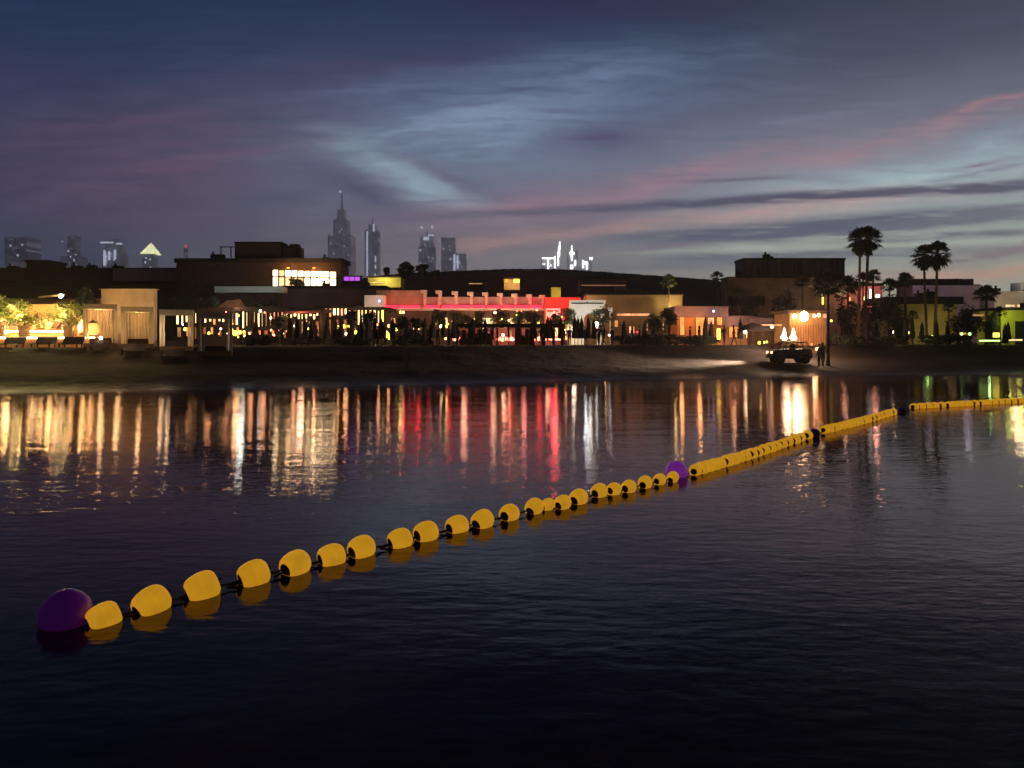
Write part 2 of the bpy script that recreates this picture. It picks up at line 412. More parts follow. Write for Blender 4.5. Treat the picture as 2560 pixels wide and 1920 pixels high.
near = [(218,302,1508,1554),(333,425,1468,1522),(462,550,1431,1487),(594,675,1402,1455),(700,777,1370,1429),(793,865,1361,1405),
 (869,939,1334,1387),(968,1032,1322,1363),(1033,1097,1303,1347),(1113,1173,1289,1326),(1177,1236,1270,1315),(1247,1300,1261,1297),
 (1311,1360,1241,1281),(1353,1388,1241,1274),(1385,1429,1229,1270),(1422,1471,1221,1257),(1476,1520,1203,1240),(1516,1554,1201,1235),
 (1552,1592,1191,1229),(1593,1632,1179,1218),(1632,1666,1175,1210),(1666,1698,1172,1204)]
spots = []
for i, (a, b, t, wl) in enumerate(near):
    spots.append((( a+b)/2, wl, (b-a), wl-t, 'n', i+1))
def chain(pa, pb, n, seg, jit=1.0):
    rr_ = random.Random(seg)
    for i in range(n):
        u = i/(n-1); x = pa[0]+(pb[0]-pa[0])*u; y = pa[1]+(pb[1]-pa[1])*u - math.sin(u*math.pi)*pa[2]
        Y = CH*F/(y-HZ); spots.append((x+rr_.uniform(-1, 1), y, (.285+rr_.uniform(-.03,.03))*F/Y, .205*F/Y, seg, i+1))
chain((1738, 1186, -3), (2018, 1096), 19, 'b')
chain((2062, 1082, -2), (2232, 1036), 17, 'c')
for lo, hi, n, st in ((2286, 2354, 5, 0), (2372, 2408, 4, 5), (2422, 2516, 7, 9), (2532, 2640, 7, 16)):
    for i in range(n):
        x = lo+(hi-lo)*i/(n-1); y = 1021-(x-2286)/280*16
        Y = CH*F/(y-HZ); spots.append((x, y, .32*F/Y, .19*F/Y, 'd', st+i+1))
pts = []
rf = random.Random(3)
for k, (cx, wl, wpx, hpx, seg, i) in enumerate(spots):
    if cx > 2600: continue
    Y = CH*F/(wl-HZ); x = (cx-1280)/F*Y; sc = wpx/F*Y/.345
    o = fproto if not fused[0] else copy_tree(fproto); fused[0] = True
    h = hpx/F*Y                                   # height out of the water
    z = h-.152*sc
    z = max(-.01, min(.075, z))
    nb = spots[min(k+1, len(spots)-1)]; pb_ = spots[max(k-1, 0)]
    def wp(s_): YY = CH*F/(s_[1]-HZ); return Vector(((s_[0]-1280)/F*YY, YY, 0))
    d = wp(nb)-wp(pb_)
    ang = math.atan2(d.y, d.x)+rf.uniform(-.25, .25)
    o.location = (x, Y, z); o.scale = (sc,)*3
    o.rotation_euler = (rf.uniform(0, 6), rf.uniform(-.42, -.1) if seg == 'n' else rf.uniform(-.1, .1), ang)
    o['label'] = {'n': f"yellow hollow float, {ordn(i)} along the line from the large near purple buoy",
                  'b': f"yellow float touching its neighbours, {ordn(i)} beyond the small purple buoy",
                  'c': f"yellow float in the short packed row after the second gap, {ordn(i)} from its left",
                  'd': f"small far yellow float at the right edge of the lagoon, {ordn(i)} from the gap"}[seg]
    pts.append(Vector((x, Y, max(.01, z))))
# rope threading the whole line
rp = MB(); path = []
balls = [(147, 1566, .215, 1455), (1694, 1192, .205, 1128), (2040, 1092, .14, 1052), (2259, 1033, .14, 1002)]
bpos = []
for (bx, by, br, bt) in balls:
    Y = CH*F/(by-HZ); bpos.append((Vector(((bx-1280)/F*Y, Y+.1, 0)), br))
allp = sorted([(p.y, p) for p in pts]+[(b[0].y, b[0]+Vector((0, 0, .02))) for b in bpos], key=lambda a: a[0])
line = [p for _, p in allp]
line = [line[0]+Vector((-.3, -.4, -.6))]+line
for a, b in zip(line, line[1:]):
    path += [a, (a+b)/2+Vector((0, 0, -.03))]
path.append(line[-1])
rp.tube(path, .011, 6)
tag(rp.build('mooring_rope', ROPE, smooth=True, origin=(path[0].x, path[0].y, 0)), 'dark rope threading all the yellow floats into one long line', 'rope')
PUR = mat('purple_buoy', (.26, .02, .42), .35, .12, 2, spec=.4, em=(.34, .03, .55), emk=.035)  # faint self-glow put in, though the buoy is no lamp
PURB = mat('bright_purple_buoy', (.6, .08, .9), .35, .12, 2, spec=.4, em=(.5, .06, .72), emk=.2)  # stronger self-glow put in to brighten the small buoy
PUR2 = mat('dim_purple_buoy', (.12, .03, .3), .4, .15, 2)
bl = ["large round purple buoy floating at the near left end of the yellow float line",
      "small round purple buoy standing in the first gap of the float line",
      "dim dark violet buoy in the second gap of the float line",
      "tiny dim violet buoy in the third gap, before the far right floats"]
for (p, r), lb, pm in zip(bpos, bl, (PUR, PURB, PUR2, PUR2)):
    root = empty('purple_buoy', p, lb, 'buoy', 'round purple buoys on the float line')
    c0 = r*.35 if r > .2 else r*.5
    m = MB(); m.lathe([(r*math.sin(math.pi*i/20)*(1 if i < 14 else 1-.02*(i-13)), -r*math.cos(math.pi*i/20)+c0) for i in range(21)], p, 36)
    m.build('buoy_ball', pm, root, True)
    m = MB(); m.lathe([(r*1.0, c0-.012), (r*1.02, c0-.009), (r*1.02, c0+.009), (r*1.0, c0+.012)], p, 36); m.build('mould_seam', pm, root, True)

# ------------------------------------------------------------------ vegetation builders
def tree_mesh_crown(mb, c, rx, rz, n, leaf, seed, clumps=9):
    rr_ = random.Random(seed); cl = []
    for i in range(clumps):
        a = rr_.uniform(0, 6.28); u = rr_.uniform(.1, .8)
        cl.append((Vector((c[0]+math.cos(a)*rx*u, c[1]+math.sin(a)*rx*u, c[2]+rr_.uniform(-.5, .75)*rz)), rr_.uniform(.28, .5)))
    for i in range(n):
        cc, cr = rr_.choice(cl)
        v = Vector((rr_.gauss(0, 1), rr_.gauss(0, 1), rr_.gauss(0, 1))).normalized()*(rr_.random()**.45)
        p = cc+Vector((v.x*rx*cr*1.15, v.y*rx*cr*1.15, v.z*rz*cr*1.1))
        t = Vector((rr_.gauss(0, 1), rr_.gauss(0, 1), rr_.gauss(0, .8))).normalized(); b = t.orthogonal().normalized()
        s1 = leaf*rr_.uniform(.6, 1.3); s2 = s1*.38
        mb.add([p-t*s1-b*s2*.2, p-b*s2, p+t*s1, p+b*s2], [(0, 1, 2, 3)])
    return cl
def tree(px, ptop, pbase, Y, wpx, label, zbase=2.0, leafm=None, group=None, seed=1, name='tree', n=1500, pot=False, leaf=.16, cat='tree'):
    top = P(px, ptop, Y); x = top.x; z1 = top.z; rx = wpx/2/F*Y
    root = empty(name, (x, Y, zbase), label, cat, group)
    rr_ = random.Random(seed)
    rz = min(rx*.95, (z1-zbase)*.42); cz = z1-rz
    m = MB(); cl = tree_mesh_crown(m, (x, Y, cz), rx, rz, n, leaf, seed)
    z0 = zbase+(0.85 if pot else 0)
    t = MB(); hh = cz-z0
    t.tube([(x, Y, z0), (x+.05, Y, z0+hh*.35), (x-.04, Y, z0+hh*.7), (x, Y, cz)], [rx*.09+.04, rx*.07+.03, rx*.06+.02, .03], 8)
    for (c, r) in cl[:7]:
        mid = Vector((x, Y, z0+hh*.4)).lerp(c, .5)+Vector((0, 0, .1))
        t.tube([(x, Y, z0+hh*rr_.uniform(.1, .5)), mid, c], [rx*.04+.02, .03, .012], 6)
    t.build('trunk', BARK, root, True)
    m.build('crown', leafm or LEAFD, root)
    if pot:
        q_ = MB(); q_.lathe([(.28, 0), (.33, .3), (.36, .6), (.37, .8), (.41, .82), (.41, .90), (.36, .90), (.34, .84)], (x, Y, zbase), 20)
        q_.build('pot', POT, root, True)
    return root
def palm_crown(mb, c, r, seed, n=46, skirt=True):
    rr_ = random.Random(seed)
    for i in range(n):
        az_ = rr_.uniform(0, 6.283); u = i/n
        elv = R(80)-u*R(150 if skirt else 110)+rr_.uniform(-.15, .15)
        ln = r*(.75+.3*rr_.random())*(1 if u < .8 else .8)
        d = Vector((math.cos(az_)*math.cos(elv), math.sin(az_)*math.cos(elv), math.sin(elv)))
        side = d.cross(Vector((0, 0, 1)))
        side = side.normalized() if side.length > .05 else Vector((1, 0, 0))
        upv = side.cross(d).normalized()
        hub = Vector(c)+d*ln*.5-Vector((0, 0, .06*ln))
        mb.add([Vector(c)+side*.03, Vector(c)-side*.03, hub-side*.02, hub+side*.02], [(0, 1, 2, 3)])
        nb = 9
        for k in range(nb):
            an = R(-75)+R(150)*k/(nb-1)+rr_.uniform(-.06, .06)
            bd = (d*math.cos(an)+side*math.sin(an)+upv*rr_.uniform(-.12, .2)).normalized()
            bl_ = ln*.55*(1-.25*abs(an)); sd = bd.cross(upv).normalized()*ln*.06
            m1 = hub+bd*bl_*.6; tip = hub+bd*bl_-Vector((0, 0, bl_*.28))
            mb.add([hub, m1-sd, tip, m1+sd], [(0, 1, 2, 3)])
    if skirt:
        for i in range(60):
            az_ = rr_.uniform(0, 6.283); d = Vector((math.cos(az_), math.sin(az_), 0)); z = rr_.uniform(-.1, -.75)*r
            a = Vector(c)+d*r*.06+Vector((0, 0, z+.3*r)); b = Vector(c)+d*r*rr_.uniform(.2, .42)*(1+z/r*.6)+Vector((0, 0, z-.2*r))
            s2 = d.cross(Vector((0, 0, 1)))*r*.07
            mb.add([a, b-s2, b+Vector((0, 0, -.1*r)), b+s2], [(0, 1, 2, 3)])
def palm(px, pc, pbase, Y, crad, label, zbase=2.0, leafm=None, seed=1, lean=0, group='tall fan palms', skirt=True, tr=.16, n=46, name='palm_tree', uplight=None):
    c = P(px, pc, Y); r = crad/F*Y*1.28; n = int(n*1.5)
    root = empty(name, (c.x+lean, Y, zbase), label, 'palm tree', group)
    t = MB(); h = c.z-zbase
    prof = [Vector((c.x+lean*(1-u)**1.5, Y, zbase+h*u)) for u in (0, .08, .3, .6, .85, 1)]
    t.tube(prof, [tr*1.5, tr*1.1, tr, tr*.85, tr*.75, tr*.7], 10)
    for i in range(int(h/.35)):
        u = i*.35/h; p = Vector((c.x+lean*(1-u)**1.5, Y, zbase+h*u)); t.lathe([(tr*(1.02-.25*u), 0), (tr*(1.12-.25*u), .03), (tr*(1.02-.25*u), .07)], p, 10)
    t.build('trunk', BARK, root, True)
    m = MB(); palm_crown(m, c, r, seed, n, skirt); m.build('crown', leafm or LEAFD, root)
    if uplight:
        col_, pw = uplight
        lamp(root, (c.x+lean+.3, Y-1.0, zbase+.25), col_, pw, .08, spot=50, aim=c)
    return root
def bush(px0, px1, pt, pb_, Y, label, seed, leafm=None, n=900, name='shrub', group=None, zb=None):
    a = P(px0, pt, Y); b = P(px1, pb_, Y); zb = b.z if zb is None else zb
    root = empty(name, ((a.x+b.x)/2, Y, zb), label, 'shrub', group)
    rx = (b.x-a.x)/2; rz = (a.z-zb)/2
    m = MB(); tree_mesh_crown(m, ((a.x+b.x)/2, Y, zb+rz), rx, rz*1.1, int(n*1.3), .2, seed, 14)
    t = MB()
    for k in range(5):
        t.tube([((a.x+b.x)/2+.1*(k-2), Y, zb), ((a.x+b.x)/2+(k-2)*rx*.3, Y+.1*k-.2, zb+rz)], [.03, .012], 5)
    m.build('foliage', leafm or LEAFD, root); t.build('stem', BARK, root); return root

# ------------------------------------------------------------------ building builders
def building(name, label, px0, px1, pt, Y, d, wallm, roofm=None, par=.35, over=.0, cat='building', zb=2.0, group=None):
    d = min(d, 4); a = P(px0, pt, Y); b = P(px1, pt, Y)
    root = empty(name, ((a.x+b.x)/2, Y, zb), label, cat, group)
    m = MB(); m.box(a.x, b.x, Y, Y+d, zb, a.z-par); m.build('wall', wallm, root)
    m = MB(); o = over or .12
    m.box(a.x-o, b.x+o, Y-o, Y+d+o, a.z-par, a.z-par*.35)
    m.box(a.x-o, b.x+o, Y-o, Y-o+.25, a.z-par*.35, a.z)
    m.box(a.x-o, b.x+o, Y+d+o-.25, Y+d+o, a.z-par*.35, a.z)
    m.box(a.x-o, a.x-o+.25, Y-o+.25, Y+d+o-.25, a.z-par*.35, a.z); m.box(b.x+o-.25, b.x+o, Y-o+.25, Y+d+o-.25, a.z-par*.35, a.z)
    m.build('roof', roofm or ROOFD, root)
    if par > .08 and (b.x-a.x) > 5 and cat == 'building':
        rr_ = random.Random(int(px0*7+px1))
        for i in range(int((b.x-a.x)/7)+1):
            x = rr_.uniform(a.x+1, b.x-1.5); h_ = rr_.uniform(.3, .7); m = MB()
            m.box(x, x+rr_.uniform(.6, 1.6), Y+1.2, Y+2.2, a.z-par*.34, a.z+h_); m.lathe([(.12, 0), (.12, .25), (.18, .27), (.18, .32)], (x+.2, Y+1.6, a.z+h_), 8)
            m.build('air_unit', DARK, root)
    return root
def window(root, px0, px1, pt, pb_, Y, glow_, frame=DARK, cols=1, rows=1, label=None):
    a = P(px0, pt, Y); b = P(px1, pb_, Y)
    fr = MB(); t = .05
    fr.box(a.x, b.x, Y-.10, Y-.003, b.z, b.z+t); fr.box(a.x, b.x, Y-.10, Y-.003, a.z-t, a.z)
    fr.box(a.x, a.x+t, Y-.10, Y-.003, b.z+t, a.z-t); fr.box(b.x-t, b.x, Y-.10, Y-.003, b.z+t, a.z-t)
    for i in range(1, cols):
        x = a.x+(b.x-a.x)*i/cols; fr.box(x-.03, x+.03, Y-.095, Y-.003, b.z+t, a.z-t)
    for j in range(1, rows):
        z = b.z+(a.z-b.z)*j/rows; fr.box(a.x+t, b.x-t, Y-.09, Y-.003, z-.03, z+.03)
    f = fr.build('window', frame, root)
    if label: f['label'] = label
    p = MB(); p.box(a.x+t*.5, b.x-t*.5, Y-.04, Y-.006, b.z+t*.5, a.z-t*.5); p.build('pane', glow_, f)
    return f
GDIM = glow('window_very_dim', (.8, .35, .16), .25, .4, 1); GDIM2 = glow('window_dim_red', (.9, .25, .14), .35, .5, 1.5)
def shopfront(name, label, px0, px1, pt, pg0, pg1, Y, glows, n, seed, wallm=DARK, group='restaurants along the promenade', wr=(.35, .75)):
    root = building(name, label, px0, px1, pt, Y, 7, wallm, par=.3, over=.5, cat='restaurant', group=group)
    for f_ in (.2, .5, .8): lamp(root, P(px0+(px1-px0)*f_, 800, Y-2.6), (1, .42, .18), 16, .2)  # warm lights added in front to tint roofs, trees and figures
    rr_ = random.Random(seed); st = (px1-px0)/n
    for i in range(n):
        a = px0+st*i+st*rr_.uniform(.05, .2); wd = st*rr_.uniform(*wr)
        window(root, a, a+wd, pg0+rr_.uniform(0, 4), pg1-rr_.uniform(0, 10), Y, rr_.choice(glows))
    st = (px1-px0)/max(3, n*.55); k_ = 0
    while k_ < n*.55:                                   # lower, dimmer bays
        a = px0+st*k_+st*rr_.uniform(.05, .3); wd = st*rr_.uniform(.3, .65)
        window(root, a, min(px1-1, a+wd), pg1+3, 852-rr_.uniform(0, 18), Y, rr_.choice([GDIM, GDIM, G_WIND, G_ORANGE, GDIM2])); k_ += 1
    return root

# ------------------------------------------------------------------ far skyline
TOW = mat('tower_facade', (.4, .4, .45), .8, .3, .02)
_t = TOW.node_tree; _b = _t.nodes['Principled BSDF']; _tc = _t.nodes.new('ShaderNodeTexCoord'); _d = _t.nodes.new('ShaderNodeVectorMath'); _d.operation = 'SNAP'
_t.links.new(_tc.outputs['Object'], _d.inputs[0]); _d.inputs[1].default_value = (7, 400, 9)          # room glow by cells, added so the towers fade into the sky
_w = _t.nodes.new('ShaderNodeTexWhiteNoise'); _t.links.new(_d.outputs[0], _w.inputs['Vector']); _p = _t.nodes.new('ShaderNodeMath'); _p.operation = 'POWER'; _p.inputs[1].default_value = 3
_t.links.new(_w.outputs['Value'], _p.inputs[0]); _m = _t.nodes.new('ShaderNodeMath'); _m.operation = 'MULTIPLY'; _m.inputs[1].default_value = .17; _t.links.new(_p.outputs[0], _m.inputs[0])
_b.inputs['Emission Color'].default_value = (.8, .78, .95, 1); _t.links.new(_m.outputs[0], _b.inputs['Emission Strength']); TOW.cycles.emission_sampling = 'NONE'
def tower(label, px, wpx, pt, Y, tiers, lights=(), spire=None, seed=0, name='skyscraper', sh='box', glowm=None):
    glowm = glowm or G_TOWER
    k = Y/F; x = (px-1280)*k; root = empty(name, (x, Y, 2.0), label, 'skyscraper', 'far city skyline beyond the beach')
    zt = CH+(HZ-pt)*k; wd = wpx*k; m = MB()
    if sh == 'round':
        prof = [(wd/2, 2), (wd/2, zt*.70), (wd*.47, zt*.80), (wd*.36, zt*.92), (wd*.2, zt*.98), (.5, zt)]
        m.lathe(prof, (x, Y+wd/2, 0), 24)
    else:
        for (f, z0, z1) in tiers: m.box(x-wd*f/2, x+wd*f/2, Y+wd*(1-f)/2, Y+wd*(1+f)/2, max(2, zt*z0), zt*z1)
    m.build('tower_body', TOW, root)
    if spire:
        s_ = MB(); zs = CH+(HZ-spire)*k; s_.tube([(x, Y+wd/2, zt*.98), (x, Y+wd/2, zs)], [wd*.06, wd*.015], 6); s_.build('spire', TOW, root)
    for (lx0, lx1, ly0, ly1) in lights:
        l = MB(); l.pb(lx0, lx1, ly0, ly1, Y-6, 5); l.build('lit_window', glowm, root)
    return root
rt = random.Random(11)
def specks(px0, px1, pt, pb_, n, s=2.4, seed=0):
    r_ = random.Random(seed); out = []
    for i in range(n):
        x = r_.uniform(px0, px1-s); y = r_.uniform(pt, pb_); h = r_.uniform(1.5, 5)
        out.append((x, x+r_.uniform(1.2, s), y, y+h))
    return out
B1 = [(1, 0, 1)]
tower('dim hazy tower slab at the far left of the skyline', 40, 56, 592, 3000, B1, specks(20, 66, 610, 668, 4, seed=1))
tower('dim twin block tower left of the lit arched skyscraper', 172, 44, 588, 3000, [(1, 0, .8), (.5, .8, 1)], specks(152, 192, 600, 665, 6, seed=2))
tower('hazy domed skyscraper with curved strips of white light near its top', 272, 62, 592, 3000, B1, [(250, 282, 604, 608), (290, 304, 607, 611), (258, 263, 626, 664), (270, 274, 628, 650), (284, 289, 624, 648)]+specks(255, 292, 630, 668, 4, seed=3), sh='round')
r_ = tower('skyscraper crowned with a glowing pyramid roof', 369, 26, 634, 3000, B1, specks(360, 380, 640, 672, 5, seed=4))
k = 3000/F; x = (369-1280)*k; pm_ = MB(); hw = 18*k; z0 = CH+(850-634)*k; z1 = CH+(850-604)*k
pm_.add([(x-hw, 3000-5, z0), (x+hw, 3000-5, z0), (x+hw, 3000+2*hw, z0), (x-hw, 3000+2*hw, z0), (x, 3000+hw, z1)], [(0, 1, 4), (1, 2, 4), (2, 3, 4), (3, 0, 4), (3, 2, 1, 0)])
pm_.build('pyramid_crown', G_PYR, r_)
tower('thin far tower topped by a small red beacon', 463, 8, 620, 3200, B1, [(461, 466, 611, 618)], spire=612, glowm=glow('red_beacon', (1, .12, .15), 1.2))
tower('tallest stepped hazy skyscraper with a needle spire', 848, 58, 520, 4000, [(1, 0, .8), (.62, .8, .92), (.34, .92, 1)], [(848, 853, 476, 482)]+specks(824, 874, 560, 690, 15, seed=6), spire=474)
tower('slim dark tower with a long vertical strip of light', 928, 34, 560, 3600, [(1, 0, .95), (.5, .95, 1)], [(916, 919, 578, 690), (932, 936, 560, 578), (937, 940, 640, 655), (937, 940, 662, 672), (936, 939, 684, 690)], spire=540)
tower('hazy tower with two beacon lights over a lit crown', 1066, 40, 590, 3600, [(1, 0, .9), (.8, .9, 1)], [(1051, 1057, 566, 571), (1078, 1083, 564, 571), (1058, 1072, 592, 600), (1070, 1084, 586, 590)]+specks(1048, 1084, 600, 690, 10, seed=8), spire=566)
tower('faint wide tower right of the beacon tower', 1120, 34, 594, 3700, B1, specks(1108, 1140, 598, 640, 3, seed=9))
tower('hazy block with two stacked columns of pale lit floors', 1142, 46, 634, 3400, B1, [(1134, 1138, 636, 676), (1142, 1146, 638, 672)]+specks(1125, 1170, 640, 680, 8, seed=10))
tower('bright gantry shaped tower with white lit top edge', 1372, 36, 642, 3000, [(1, 0, 1)], [(1355, 1388, 644, 647), (1369, 1372, 649, 672), (1386, 1389, 640, 670)]+specks(1356, 1388, 652, 668, 4, seed=12), glowm=G_TOWERW)
tower('leaning white floodlit tower on the ridge skyline', 1397, 12, 606, 3000, [(1, 0, .6), (.7, .6, 1)], [(1394, 1397, 630, 664), (1396, 1400, 616, 640), (1398, 1401, 604, 622)], glowm=G_TOWERW)
tower('white floodlit tower with a star bright lamp on its upper floors', 1432, 26, 626, 3000, B1, [(1428, 1431, 614, 652), (1424, 1436, 630, 636), (1426, 1433, 662, 672), (1437, 1440, 650, 664)], glowm=G_TOWERW, spire=616)
tower('squat warm lit tower with a white roof lamp, last of the bright cluster', 1466, 26, 648, 3000, B1, [(1474, 1482, 643, 649), (1456, 1459, 650, 670), (1462, 1470, 654, 662), (1466, 1469, 662, 674)], glowm=G_TOWERW)

# ------------------------------------------------------------------ hill ridge and its lights
def ridge(name, label, pts, Y, d, m_):
    mb = MB(); n = len(pts); rr_ = random.Random(5); vs = []
    fine = []
    for (a, b) in zip(pts, pts[1:]):
        k_ = max(1, int((b[0]-a[0])/6))
        for i in range(k_):
            u = i/k_; fine.append((a[0]+(b[0]-a[0])*u, a[1]+(b[1]-a[1])*u+rr_.uniform(-.8, .8)))
    fine.append(pts[-1]); n = len(fine)
    for row in range(5):
        for (px, py) in fine:
            c = P(px, py, Y); zz = 2+(c.z-2)*[0, .45, .8, 1, .2][row]
            vs.append((c.x*(1+[-d*.9, -d*.6, -d*.25, 0, d][row]/Y*.0), Y+[-d*.9, -d*.6, -d*.25, 0, d][row], zz if row else 1.8))
    fs = [(r*n+i, r*n+i+1, (r+1)*n+i+1, (r+1)*n+i) for r in range(4) for i in range(n-1)]
    mb.add(vs, fs)
    tag(mb.build(name, m_, smooth=True), label, kind='structure'); return mb
ridge('hill', 'dark low hill behind the restaurants', [(780, 730), (880, 700), (940, 690), (1000, 684), (1100, 679), (1270, 672), (1400, 673), (1520, 680), (1600, 686), (1700, 693), (1790, 700), (1850, 720)], 170, 40, mat('hill_ground', (.03, .022, .022), .95, .5, .3, .3))
for i, (px, pt, wd, lb) in enumerate([(966, 671, 14, 'tiny pointed dark tree at the left end of the hill trees'), (1015, 658, 54, 'large round dark tree on the hill crest'), (1056, 663, 28, 'medium round dark tree beside the large one on the hill'), (1088, 676, 22, 'low dark bush tree, right end of the hill tree row')]):
    tree(px, pt, 700, 150, wd, lb, zbase=P(px, 700, 150).z, seed=20+i, n=900, leaf=.4, group='dark trees on the hill crest')
LITTAN = mat('hillside_wall', (.4, .3, .2), .9, .25, .8)
def hill_house(label, px0, px1, pt, pb_, Y, wallm, glows=(), lampc=None, pw=0, name='hillside_house'):
    root = building(name, label, px0, px1, pt, Y, 6, wallm, par=.25, zb=P(0, pb_, Y).z-1)
    for gl_ in glows: window(root, *gl_[:4], Y, gl_[4])
    if pw:
        c = P((px0+px1)/2, pb_-2, Y); lamp(root, (c.x, Y-2.2, c.z), lampc, pw, .1)
    return root
hill_house('low hillside house with a dull yellow lit fascia, left of the hill', 920, 1002, 690, 703, 120, mat('mustard_wall', (.45, .38, .08), .9, .3, .6), [(921, 962, 704, 709, G_WIND)], (1, .85, .4), 260)
hill_house('small hillside house with golden lit courtyard and plants', 1260, 1300, 694, 709, 120, LITTAN, [(1262, 1271, 696, 708, G_ORANGE), (1283, 1299, 697, 708, G_YEL)], (1, .6, .2), 200)
hill_house('brown hillside villa with a long faint lit terrace edge', 1450, 1566, 694, 716, 118, mat('villa_brown', (.2, .09, .07), .9, .3, .5), [(1452, 1564, 711, 716, mat('dim_terrace_glow', (.2, .1, .06), .8, .3, 1, em=(1, .45, .25), emk=.22))])
hill_house('narrow low roof on the hill with a bright cream strip light', 1166, 1214, 704, 716, 115, DARK, [(1172, 1207, 706, 711, G_WIND)])

# ------------------------------------------------------------------ left: long roof, hall with lit windows
b = building('long_hall', 'long low dark hall with grey purple parapet on the left', -120, 520, 672, 95, 18, DARK, ROOFD, par=2.0, over=1.5)
m = MB(); m.pb(282, 512, 671, 701, 93.2, .25); m.build('fascia', mat('purple_grey_fascia', (.32, .2, .28), .9, .15, .5), b)
b = building('rooftop_plant_room', 'small dark box room on the roof of the long low hall', 66, 120, 650, 97, 5, DARK, zb=P(0, 672, 97).z, par=.3)
b = building('black_hall', 'large dark brown hall with a brightly lit glazed corner', 441, 853, 646, 88, 22, BROWN, ROOFD, par=.5, over=.2)
mb = MB(); mb.pb(587, 702, 607, 645, 90, 1.9); mb.build('upper_storey', BROWN, b)
mb = MB(); mb.pb(585, 704, 604, 607.2, 89.7, 2.4); mb.build('upper_roof', ROOFD, b)
mb = MB()
for px in (552, 577, 588): mb.pb(px-1.2, px+1.2, 618, 644, 90, .12)
mb.pb(550, 589, 616, 618.5, 90, .12); mb.build('railing', BLACK, b)
mb = MB(); mb.pb(708, 752, 618, 645, 90.5, 1.4); mb.pb(712, 718, 612, 618, 90.8, 1); mb.pb(724, 746, 610, 618, 90.7, 1); mb.build('air_unit', DARK, b)
cols = [682, 697, 713, 729, 745, 761, 777, 793, 824, 842]
tops = [674.5, 675, 675.5, 676, 676.5, 677, 677.5, 678, 679, 680]
G_W1 = glow('hall_window_cream', (1, .76, .40), 5.5, .12, .8); G_W2 = glow('hall_window_bright', (1, .82, .48), 10, .1, .8); G_W3 = glow('hall_window_olive', (.85, .64, .32), 1.8, .45, .8)
for i in range(9):
    up = [G_W2, G_W3, G_W2, G_W2, G_W1, G_W1, G_W2, G_W1, G_W1][i]; dn = [G_W1, G_W3, G_W3, G_W3, G_W3, G_W1, G_W2, G_W2, G_W1][i]
    window(b, cols[i], cols[i+1]-1, tops[i], tops[i]+16, 88, up, BLACK)
    window(b, cols[i], cols[i+1]-1, tops[i]+17, 716, 88, dn, BLACK, cols=2 if i == 7 else 1)
for px in (720, 784):
    l = MB(); l.pb(px-3, px+3, 668, 671, 87.4, .3); l.build('wall_light', G_ORANGE, b); lamp(b, P(px, 672, 86.9), (1, .5, .15), 130, .1)
for px, py in ((765, 704), (750, 706)):
    pass
bush(722, 762, 699, 717, 86.5, 'dark shrub silhouetted against the lit hall windows', 31, n=500)
s_ = building('magenta_light_box', 'small rooftop box glowing magenta purple beside the lit hall', 858, 902, 689, 89, .6, DARK, zb=P(0, 712, 89).z, par=.15, cat='sign box')
window(s_, 859, 901, 690.5, 703, 89, G_MAG, DARK, cols=3)
m = MB(); m.pb(536, 705, 716, 731, 84, 3.0); m.build  # fascia slab
fr = empty('grey_canopy', P(620, 735, 84), 'flat grey green canopy edge catching the last light under the dark hall', 'canopy')
m.build('canopy_slab', mat('grey_green_fascia', (.50, .56, .54), .8, .15, .6), fr)
m = MB()
for px in (540, 590, 640, 690): m.pb(px-1.5, px+1.5, 731.2, 860, 84.5, .2)
m.build('canopy_post', DARK, fr); lamp(fr, P(600, 722, 78), (.85, 1, .93), 120, .3)
building('flat_block', 'low flat roofed dark block between canopy and pink neon building', 706, 962, 714, 86, 10, mat('plum_wall', (.09, .05, .07), .9, .3, .5))

# ------------------------------------------------------------------ neon building with piers
b = building('neon_building', 'long pale crenellated building with a red neon strip along its front', 941, 1368, 742, 84, 9, PALE, DARK, par=.02, over=.03)
m = MB(); m.pb(942, 1368, 777, 864, 83.88, .1); m.build('lower_shade_sheet', mat('shade_facade', (.10, .055, .05), .9, .4, .6), b)  # dark sheet over the pale wall, stands in for shade below the neon
m = MB(); m.pb(941, 1058, 726, 762, 83.6, .4, 0); m.build('tan_panel', STUC, b)
for i, px in enumerate((1060, 1098, 1138, 1177, 1214, 1251, 1287, 1324, 1356)):
    pt = 725+i*1.6
    a = P(px-6, pt, 83.1); c = P(px+5, 762, 83.1); m = MB()
    m.box(a.x+.18, c.x, 83.1, 83.98, c.z, a.z-.35); m.box(a.x-.12, c.x+.05, 82.9, 83.98, a.z-.35, a.z)
    m.build('pier', PALE, b)
segs = [(960, 992), (997, 1013), (1017, 1049), (1062, 1085), (1086, 1098), (1104, 1139), (1141, 1176), (1180, 1213), (1218, 1250), (1254, 1287), (1290, 1321), (1325, 1356)]
for i, (a, c) in enumerate(segs):
    m = MB(); m.pb(a, c, 763.5, 770.5, 82.75, .18); m.build('neon_tube', glow('red_neon_core', (1, .02, .05), 4, .3, 1.2), b)
m = MB(); m.pb(958, 1360, 771.5, 773.5, 82.2, 1.2); m.build('neon_ledge', PALE, b)
for px, c_, pw in ((975, (1, .35, .2), 60), (1085, (1, .62, .42), 120), (1160, (1, .6, .38), 120), (1235, (1, .55, .33), 130), (1310, (1, .42, .34), 90)):
    lamp(b, P(px, 772, 80.2), c_, pw*.42, .3)
for px in range(970, 1360, 38): lamp(b, P(px, 767, 82.45), (1, .0, .03), 11, .2)
m = MB()
for a, c in ((965, 985), (1000, 1010), (1150, 1200), (1206, 1240), (1252, 1290), (1300, 1350)):
    pass
